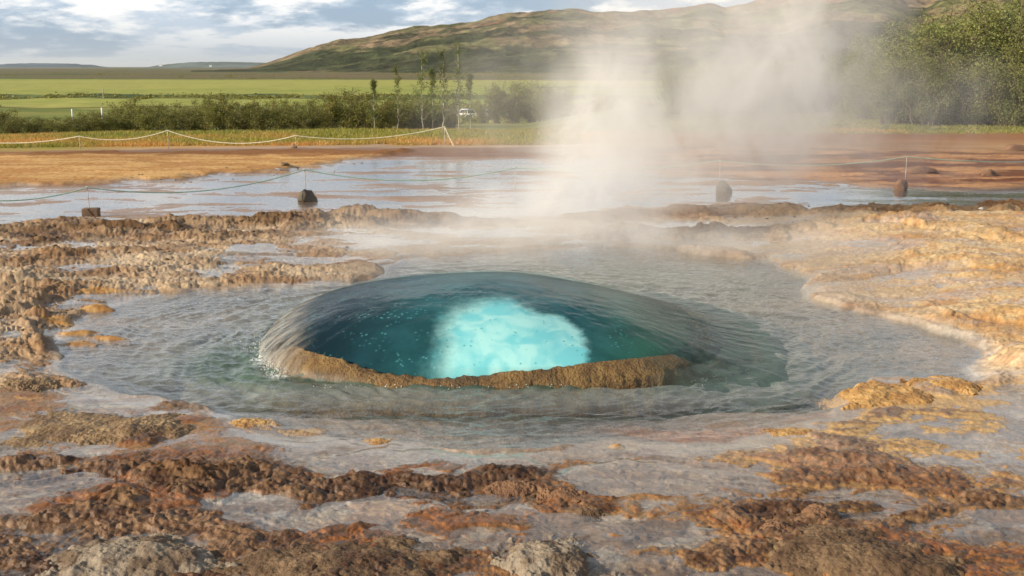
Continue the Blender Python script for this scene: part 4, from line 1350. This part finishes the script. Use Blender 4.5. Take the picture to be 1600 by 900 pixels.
shr = [make_shrub(3.0, 2.9, 5200, .060, 100 + k, M_LEAF, M_BARK, 11) for k in range(5)]
rs = np.random.default_rng(33)
top_l = [(0,168),(15,176),(60,180),(100,176),(140,173),(170,178),(190,160),(215,147),(240,160),(260,158),(290,163),(320,153),(350,151),(375,148),(400,151),(430,156),(460,150),(500,147),(540,143),(555,138),(580,150),(600,147),(640,150),(680,154),(700,163)]
used_ = set()
xs = list(np.linspace(-40, 700, 42))
for i, px in enumerate(xs):
    tp = np.interp(px, [a for a, b in top_l], [b for a, b in top_l]) + rs.uniform(-9, 9) 
    place_tree(shr, used_, i % 5, px + rs.uniform(-5, 5), tp, rs.uniform(50, 56) if i % 2 else rs.uniform(57, 66), rs,
               f'dark green shrub, {ORD[i]} from the left edge in the row behind the grass strip', 'shrub', 'shrubs in the long row behind the grass strip', 3.0, 1.55 if px < 190 else 1.15)
for i, (px, tp, ds) in enumerate([(752,150,96),(775,128,98),(800,122,100),(826,122,102),(850,120,98),(870,126,96)]):
    place_tree(shr, used_, i % 5, px, tp, ds, rs, f'brownish green bush beside the steam, {ORD[i]} from the white cars', 'shrub', 'bushes between the white cars and the steam', 3.0, 1.0)

sl_ = [make_slender(5.0, 200 + k, 1500, .060) for k in range(3)]
us2 = set()
for i, (px, tp, ds) in enumerate([(585,122,49),(622,104,50),(660,84,48),(676,104,50),(693,78,48),(717,68,47),(735,112,50)]):
    lab = ['short thin young tree at the left end of the slender group', 'thin young tree, second of the slender group above the shrub row', 'tall thin young tree, leftmost of the three tallest',
           'short pale stemmed tree between two tall ones', 'tall pale stemmed tree in the middle of the three tallest', 'tallest slender tree, its bare pale stem left of the white cars', 'small thin tree just right of the tallest one'][i]
    place_tree(sl_, us2, i % 3, px, tp, ds, rs, lab, 'tree', 'slender young trees by the parking place', 5.0, 1.0)

big = [make_shrub(5.0, 5.2, 21000, .055, 300 + k, M_LEAF2, M_BARK, 20, name='willow_tree') for k in range(4)]
us3 = set()
bigs = [(1052,92,56),(1085,88,60),(1118,86,58),(1150,92,62),(1195,80,60),(1240,85,58),(1290,80,60),(1340,74,56),(1375,56,52),(1408,44,49),(1440,34,47),(1475,25,50),(1505,14,47),(1540,0,46),(1575,-12,48),(1605,-18,46),(1640,-25,48),
        (1350,105,50),(1395,95,46),(1450,85,45),(1520,80,45),(1580,70,44)]
for i, (px, tp, ds) in enumerate(bigs):
    if i >= 8: tp -= 14
    if i < 8: lab = f'willow dimmed by the steam, {ORD[i]} from the left behind the plume'
    elif i < 17: lab = f'tall olive green willow, {ORD[i-8]} from the steam in the back row at the right'
    else: lab = f'lower olive willow in front of the tall ones, {ORD[i-17]} from the steam'
    place_tree(big, us3, i % 4, px, tp, ds, rs, lab, 'tree', 'willows in the thicket behind the red ground', 5.0, 1.0)

# low shrubs scattered over the far plain and the hill foot: a mass nobody could count
rs = np.random.default_rng(77)
cl = []
for k in range(420):
    if k < 260:
        yy = rs.uniform(900, 1900); xx = rs.uniform(-.05, .25) * yy * 1.2 - .02 * yy
        if rs.random() < .4: xx = rs.uniform(-.5, .3) * yy
    elif k < 330:
        yy = rs.uniform(354, 402); xx = rs.uniform(-.5, .1) * yy
    else:
        yy = rs.uniform(100, 280); xx = rs.uniform(-.12, .12) * yy
    r_ = rs.uniform(1.0, 3.0) * (1.6 if yy > 800 else .8)
    m_ = 90
    z0 = gz(xx, yy)
    q_ = rs.normal(size=(m_, 3)) * np.array([r_ * rs.uniform(1, 4 if yy > 800 else 1.8), r_, r_ * (.42 if yy > 800 else .2)]); q_[:, 2] = np.abs(q_[:, 2])
    cl.append(q_ + np.array([xx, yy, z0]))
cl = np.concatenate(cl)
lv, lf = leaves(cl, .5, rs)
bsh = mesh_np('scrub', lv, lf, mat=M_LEAF, smooth=False)
tag(bsh, kind='stuff')

# grass: golden in front, green behind
def grass_material():
    m, n = mat_new('grass')
    col = n.n('ShaderNodeAttribute', attribute_name='Col').outputs['Color']
    d = n.n('ShaderNodeBsdfPrincipled', ins={'Base Color': col, 'Roughness': .7, 'Specular IOR Level': .2})
    t = n.n('ShaderNodeBsdfTranslucent', ins={'Color': col})
    out(n, n.n('ShaderNodeMixShader', ins={0: .3, 1: d, 2: t}))
    return m
def grass_field(n_, xr_, yr_, seed, right=False):
    rs = np.random.default_rng(seed)
    yy = yr_[0] + (yr_[1] - yr_[0]) * rs.random(n_) ** 1.3
    xx = rs.uniform(xr_[0], xr_[1], n_) * yy
    p_ = fbm(xx, yy, .35, 3, .55, 801); p2 = fbm(xx, yy, .12, 3, .5, 805)
    edge = yr_[0] + .9 + .9 * p_
    k = (yy > edge) & (p_ + .9 > rs.random(n_) * .8)
    xx, yy, p_, p2 = xx[k], yy[k], p_[k], p2[k]
    zz = np.array([gz(a, b) for a, b in zip(xx, yy)])
    n_ = len(xx)
    hh = rs.uniform(.05, .15, n_) * (1 + .5 * p_) * (.75 if right else 1)
    ww = rs.uniform(.008, .02, n_)
    a = rs.uniform(0, np.pi, n_); ln = rs.normal(size=(n_, 2)) * .10
    b0 = np.stack([xx - np.cos(a) * ww, yy - np.sin(a) * ww, zz - .02], -1)
    b1 = np.stack([xx + np.cos(a) * ww, yy + np.sin(a) * ww, zz - .02], -1)
    tp = np.stack([xx + ln[:, 0], yy + ln[:, 1], zz + hh], -1)
    v = np.stack([b0, b1, tp], 1).reshape(-1, 3)
    gold = C(.62, .34, .10); gr_ = C(.34, .33, .06); dkg = C(.12, .15, .03); pale_ = C(.55, .38, .18)
    c = np.broadcast_to(gold, (n_, 3)).copy()
    tmix = sstep(-.25, .35, p2 + (.15 if not right else .6) + .1 * (yy - 36) / 4)
    c = blend(c, gr_, tmix); c = blend(c, dkg, (rs.random(n_) < .25).astype(float) * tmix)
    c = blend(c, pale_, (rs.random(n_) < .12).astype(float))
    c = c * rs.uniform(.75, 1.25, (n_, 1))
    return v, np.repeat(c, 3, 0)
va, ca = grass_field(95000, (-.52, .06), (31.8, 54), 9)
vb, cb = grass_field(34000, (.10, .56), (37.0, 50), 10, True)
vg = np.concatenate([va, vb]); cg = np.concatenate([ca, cb])
gm = grass_material()
gr_o = mesh_np('grass', vg, tris=np.arange(len(vg)).reshape(-1, 3), mat=gm, smooth=False, attrs={'Col': cg})
tag(gr_o, kind='stuff')

# ---------------------------------------------------------------- cars, marker posts, houses
M_PAINT = simple_mat('white_paint', (.78, .78, .78), .3, 0, .03)
M_PAINT2 = simple_mat('silver_paint', (.5, .52, .54), .3, .4, .03)
M_GLASS = simple_mat('dark_glass', (.05, .07, .08), .08, 0, .05)
M_TYRE = simple_mat('tyre', (.03, .03, .03), .8)
M_RIMM = simple_mat('wheel_metal', (.5, .5, .5), .4, .7)
M_RED = simple_mat('red_glass', (.35, .02, .02), .2)
def make_car(paint, tall=0.0):
    e = empty('parked_car', (0, 0, 0))
    # side outline (x forward, z up)
    prof = [(-2.15,.45),(-2.2,.75),(-2.12,.98),(-1.95,1.02),(-1.65,1.45 + tall),(-1.3,1.52 + tall),(.1,1.5 + tall),(.75,1.02),(1.75,.9),(2.12,.72),(2.15,.42),(1.75,.3),(-1.8,.3)]
    def extr(outline, halfs, mat, name, inset=.1):
        n_ = len(outline); ys = [-halfs, -halfs * (1 - inset), halfs * (1 - inset), halfs]
        V_ = []
        for q_ in (-1, 1):
            for (a, b) in outline:
                w_ = halfs * (.80 if b > 1.1 else 1.0)
                V_.append((a, q_ * w_, b))
        bm = bmesh.new(); vs_ = [bm.verts.new(v) for v in V_]
        bm.faces.new(vs_[:n_][::-1]); bm.faces.new(vs_[n_:])
        for i in range(n_):
            bm.faces.new((vs_[i], vs_[(i + 1) % n_], vs_[n_ + (i + 1) % n_], vs_[n_ + i]))
        bmesh.ops.recalc_face_normals(bm, faces=bm.faces)
        bmesh.ops.bevel(bm, geom=list(bm.edges), offset=.05, segments=2, affect='EDGES')
        me = bpy.data.meshes.new(name); bm.to_mesh(me); bm.free(); me.materials.append(mat)
        for p_ in me.polygons: p_.use_smooth = True
        o = bpy.data.objects.new(name, me); COL.objects.link(o); o.parent = e
        return o
    extr(prof, .88, paint, 'body')
    T = tall
    for q_ in (-1, 1):
        for a, b, c, d in ((-1.55, -.75, -1.72, -.78), (-.68, -.02, -.70, .38)):
            v = np.array([(c, q_ * .868, 1.06), (d, q_ * .868, 1.06), (b, q_ * .735, 1.40 + T), (a, q_ * .735, 1.40 + T)])
            v2 = v * np.array([1, .94, 1])
            vv = np.concatenate([v, v2]); ff_ = np.array([(0, 1, 2, 3), (4, 7, 6, 5), (0, 4, 5, 1), (1, 5, 6, 2), (2, 6, 7, 3), (3, 7, 4, 0)])
            o = mesh_np('window', vv, ff_, mat=M_GLASS, parent=e, smooth=False)
    for nm, xa, xb, z0_, z1_ in (('windscreen', .78, .2, 1.06, 1.44 + T), ('rear_window', -2.0, -1.72, 1.07, 1.4 + T)):
        off = .04 if xa > 0 else -.04
        v = np.array([(xa + off, -.72, z0_), (xa + off, .72, z0_), (xb + off, .6, z1_), (xb + off, -.6, z1_)])
        vv = np.concatenate([v, v - np.array([off * 1.5, 0, .03])])
        mesh_np(nm, vv, np.array([(0, 1, 2, 3), (4, 7, 6, 5), (0, 4, 5, 1), (1, 5, 6, 2), (2, 6, 7, 3), (3, 7, 4, 0)]), mat=M_GLASS, parent=e, smooth=False)
    for xw_ in (-1.35, 1.35):
        for q_ in (-1, 1):
            a = np.linspace(0, 2 * np.pi, 21)
            ring = [(xw_ + .23 * math.cos(t), q_ * .82, .33 + .23 * math.sin(t)) for t in a]
            v, f = tube(ring, .10, 8)
            wo_ = mesh_np('wheel', v, f, mat=M_TYRE, parent=e)
            bm = bmesh.new(); bmesh.ops.create_cone(bm, cap_ends=True, segments=16, radius1=.2, radius2=.17, depth=.06, matrix=Matrix.Translation((xw_, q_ * .88, .33)) @ Matrix.Rotation(-q_ * math.pi / 2, 4, 'X'))
            me = bpy.data.meshes.new('rim'); bm.to_mesh(me); bm.free(); me.materials.append(M_RIMM)
            o = bpy.data.objects.new('rim', me); COL.objects.link(o); o.parent = wo_
    for q_ in (-1, 1):
        for nm, xx, mt in (('headlight', 2.13, M_PAINT2), ('tail_light', -2.18, M_RED)):
            bm = bmesh.new(); bmesh.ops.create_cube(bm, size=1, matrix=Matrix.Translation((xx, q_ * .66, .72 if xx > 0 else .85)) @ Matrix.Diagonal((.06, .3, .14, 1)))
            bmesh.ops.bevel(bm, geom=list(bm.edges), offset=.02, segments=2, affect='EDGES')
            me = bpy.data.meshes.new(nm); bm.to_mesh(me); bm.free(); me.materials.append(mt)
            o = bpy.data.objects.new(nm, me); COL.objects.link(o); o.parent = e
    return e
for i, (px, ds, rz, pt, tl, lab) in enumerate([(738, 142, .12, M_PAINT, .2, 'white van parked at the end of the shrub row, largest of the parked cars'),
                                      (768, 150, .5, M_PAINT, 0, 'small white car, rightmost of those parked by the slender trees'),
                                      (708, 146, 1.2, M_PAINT2, 0, 'silver car behind the pale stem of the tallest slender tree')]):
    c = make_car(pt, tl)
    xx = X_at(px, ds * cp); c.location = (xx, ds, gz(xx, ds) + .02); c.rotation_euler = (0, 0, rz)
    tag(c, lab, 'car', 'cars parked beyond the shrubs')

def marker(px, top, bot, ds, wpx, mat, name, label, cat):
    xx = X_at(px, ds * cp); z0 = gz(xx, ds)
    d = ray(px, top); zt = CAM_H + d[2] * ds / d[1]
    r_ = wpx / F * ds / 2
    v, f = tube([(0, 0, 0), (0, 0, (zt - z0) * .5), (0, 0, zt - z0 - r_), (0, 0, zt - z0)], [r_, r_, r_ * .95, r_ * .3], 10)
    o = mesh_np(name, v, f, mat=mat); o.location = (xx, ds, z0)
    tag(o, label, cat)
marker(154, 168, 180, 150, 2.4, M_PAINT, 'marker_post', 'taller white marker post showing above the shrubs at the left', 'post')
marker(107, 170, 175, 150, 2.0, M_PAINT, 'marker_post', 'shorter white marker post left of the taller one', 'post')
marker(158, 138, 152, 360, 1.6, M_PALEBARK, 'field_pole', 'thin grey pole standing between the two bright fields', 'pole')

def house(px, py, ds, wpx, hpx, label, roofc):
    xx = X_at(px, ds * cp); d = ray(px, py); z0 = CAM_H + d[2] * ds / d[1]
    w_ = wpx / F * ds; h_ = hpx / F * ds
    e = empty('farmhouse', (xx, ds, z0)); tag(e, label, 'house')
    bm = bmesh.new(); bmesh.ops.create_cube(bm, size=1, matrix=Matrix.Translation((0, 0, -h_ * 1.0)) @ Matrix.Diagonal((w_, w_ * .5, h_ * 3.2, 1)))
    me = bpy.data.meshes.new('wall'); bm.to_mesh(me); bm.free(); me.materials.append(M_PAINT)
    o = bpy.data.objects.new('wall', me); COL.objects.link(o); o.parent = e
    a, b = w_ * .54, w_ * .3
    z_ = h_ * .605
    v = np.array([(-a, -b, z_), (a, -b, z_), (a, b, z_), (-a, b, z_), (-a, 0, z_ + h_ * .6), (a, 0, z_ + h_ * .6)])
    me = bpy.data.meshes.new('roof'); me.from_pydata(v.tolist(), [], [(0, 1, 5, 4), (2, 3, 4, 5), (0, 4, 3), (1, 2, 5), (0, 3, 2, 1)]); me.materials.append(roofc)
    o = bpy.data.objects.new('roof', me); COL.objects.link(o); o.parent = e
    for k in (-.25, .2):
        bm = bmesh.new(); bmesh.ops.create_cube(bm, size=1, matrix=Matrix.Translation((k * w_, -w_ * .25, h_ * .2)) @ Matrix.Diagonal((w_ * .12, .3, h_ * .35, 1)))
        me = bpy.data.meshes.new('window'); bm.to_mesh(me); bm.free(); me.materials.append(M_GLASS)
        o = bpy.data.objects.new('window', me); COL.objects.link(o); o.parent = e
M_ROOF = simple_mat('grey_roof', (.6, .6, .6), .7)
house(251, 101.5, 9000, 5, .8, 'tiny white farmhouse on the horizon at the left', M_ROOF)
house(329, 102.5, 9500, 3.4, .7, 'tiniest white farmhouse on the horizon, right of the other', M_ROOF)
house(541, 94.5, 2350, 3, 1.8, 'tiny white house in the dark wood on the hillside', M_ROOF)

# ---------------------------------------------------------------- steam
def steam():
    m, n = mat_new('steam')
    pos = n.n('ShaderNodeNewGeometry').outputs['Position']
    sepz = n.n('ShaderNodeSeparateXYZ', ins={0: pos})
    wpn = n.noise(pos, .55, 2, .5, 0, out=1)
    pw = n.v('ADD', pos, n.v('SCALE', n.v('SUBTRACT', wpn, (.5, .5, .5)), 1.3))
    def puff(px, py, yy, rx, ry, rz, a):
        c = at_depth(px, py, yy)
        d = n.v('DIVIDE', n.v('SUBTRACT', pw, c), (rx, ry, rz))
        q_ = n.v('DOT_PRODUCT', d, d)
        return n.m('MULTIPLY', n.m('POWER', n.m('MAXIMUM', n.m('SUBTRACT', 1.0, q_), 0.0), 1.5), a)
    ps = [
        puff(800, 385, 12.8, 3.6, 1.8, .66, .70),      # low veil behind the dome
        puff(880, 345, 13.4, 1.9, 1.2, .75, .8),
        puff(955, 255, 13.8, 1.3, 1.0, 1.05, 1.25),
        puff(935, 170, 14.2, 1.1, 1.0, 1.0, 1.3),
        puff(960, 60, 14.6, 1.5, 1.0, 1.2, .32),
        puff(1085, 235, 16.0, 2.6, 1.2, 1.2, .85),
        puff(1090, 110, 16.5, 2.4, 1.2, 1.2, .40),
        puff(1215, 180, 17.0, 1.7, 1.2, 1.2, 1.15),
        puff(1250, 60, 17.5, 2.1, 1.2, 1.5, .85),
        puff(1180, -40, 18.0, 3.0, 1.4, 1.5, .22),
        puff(1180, 390, 12.4, 2.2, 1.2, .6, .28),
        puff(800, 230, 15.0, 1.8, 1.2, 1.3, .14),
        puff(1040, 150, 16.0, 4.0, 1.4, 2.3, .22),
        puff(680, 340, 13.0, 1.8, 1.3, .55, .25),
        puff(1380, 190, 18.0, 2.9, 1.3, 1.8, .30),
    ]
    s_ = ps[0]
    for p_ in ps[1:]: s_ = n.m('ADD', s_, p_)
    nz = n.noise(n.v('MULTIPLY', pw, (1, 1, .7)), 1.5, 6, .64, .4)
    nf = n.ss(nz, .34, .64, .22, 1.8)
    den = n.m('MULTIPLY', s_, nf)
    v = n.n('ShaderNodeVolumePrincipled', ins={'Color': (.992, .99, .99), 'Density': n.m('MULTIPLY', den, .70), 'Anisotropy': .0})
    out(n, None, v)
    x0, x1, y0, y1, z0, z1 = -2.8, 8.6, 10.6, 19.6, .12, 5.6
    bm = bmesh.new(); bmesh.ops.create_cube(bm, size=1, matrix=Matrix.Translation(((x0 + x1) / 2, (y0 + y1) / 2, (z0 + z1) / 2)) @ Matrix.Diagonal((x1 - x0, y1 - y0, z1 - z0, 1)))
    me = bpy.data.meshes.new('steam'); bm.to_mesh(me); bm.free(); me.materials.append(m)
    o = bpy.data.objects.new('steam', me); COL.objects.link(o)
    tag(o, kind='stuff')
    return o
steam()

# ---------------------------------------------------------------- air
def haze():
    m, n = mat_new('haze')
    v = n.n('ShaderNodeVolumePrincipled', ins={'Color': (.90, .94, 1.0), 'Density': 2.2e-5, 'Anisotropy': .3})
    out(n, None, v)
    a = 64000.0
    bm = bmesh.new(); bmesh.ops.create_cube(bm, size=1, matrix=Matrix.Translation((0, 0, 120)) @ Matrix.Diagonal((2 * a, 2 * a, 270, 1)))
    me = bpy.data.meshes.new('haze'); bm.to_mesh(me); bm.free(); me.materials.append(m)
    o = bpy.data.objects.new('haze', me); COL.objects.link(o)
    tag(o, kind='stuff')
haze()
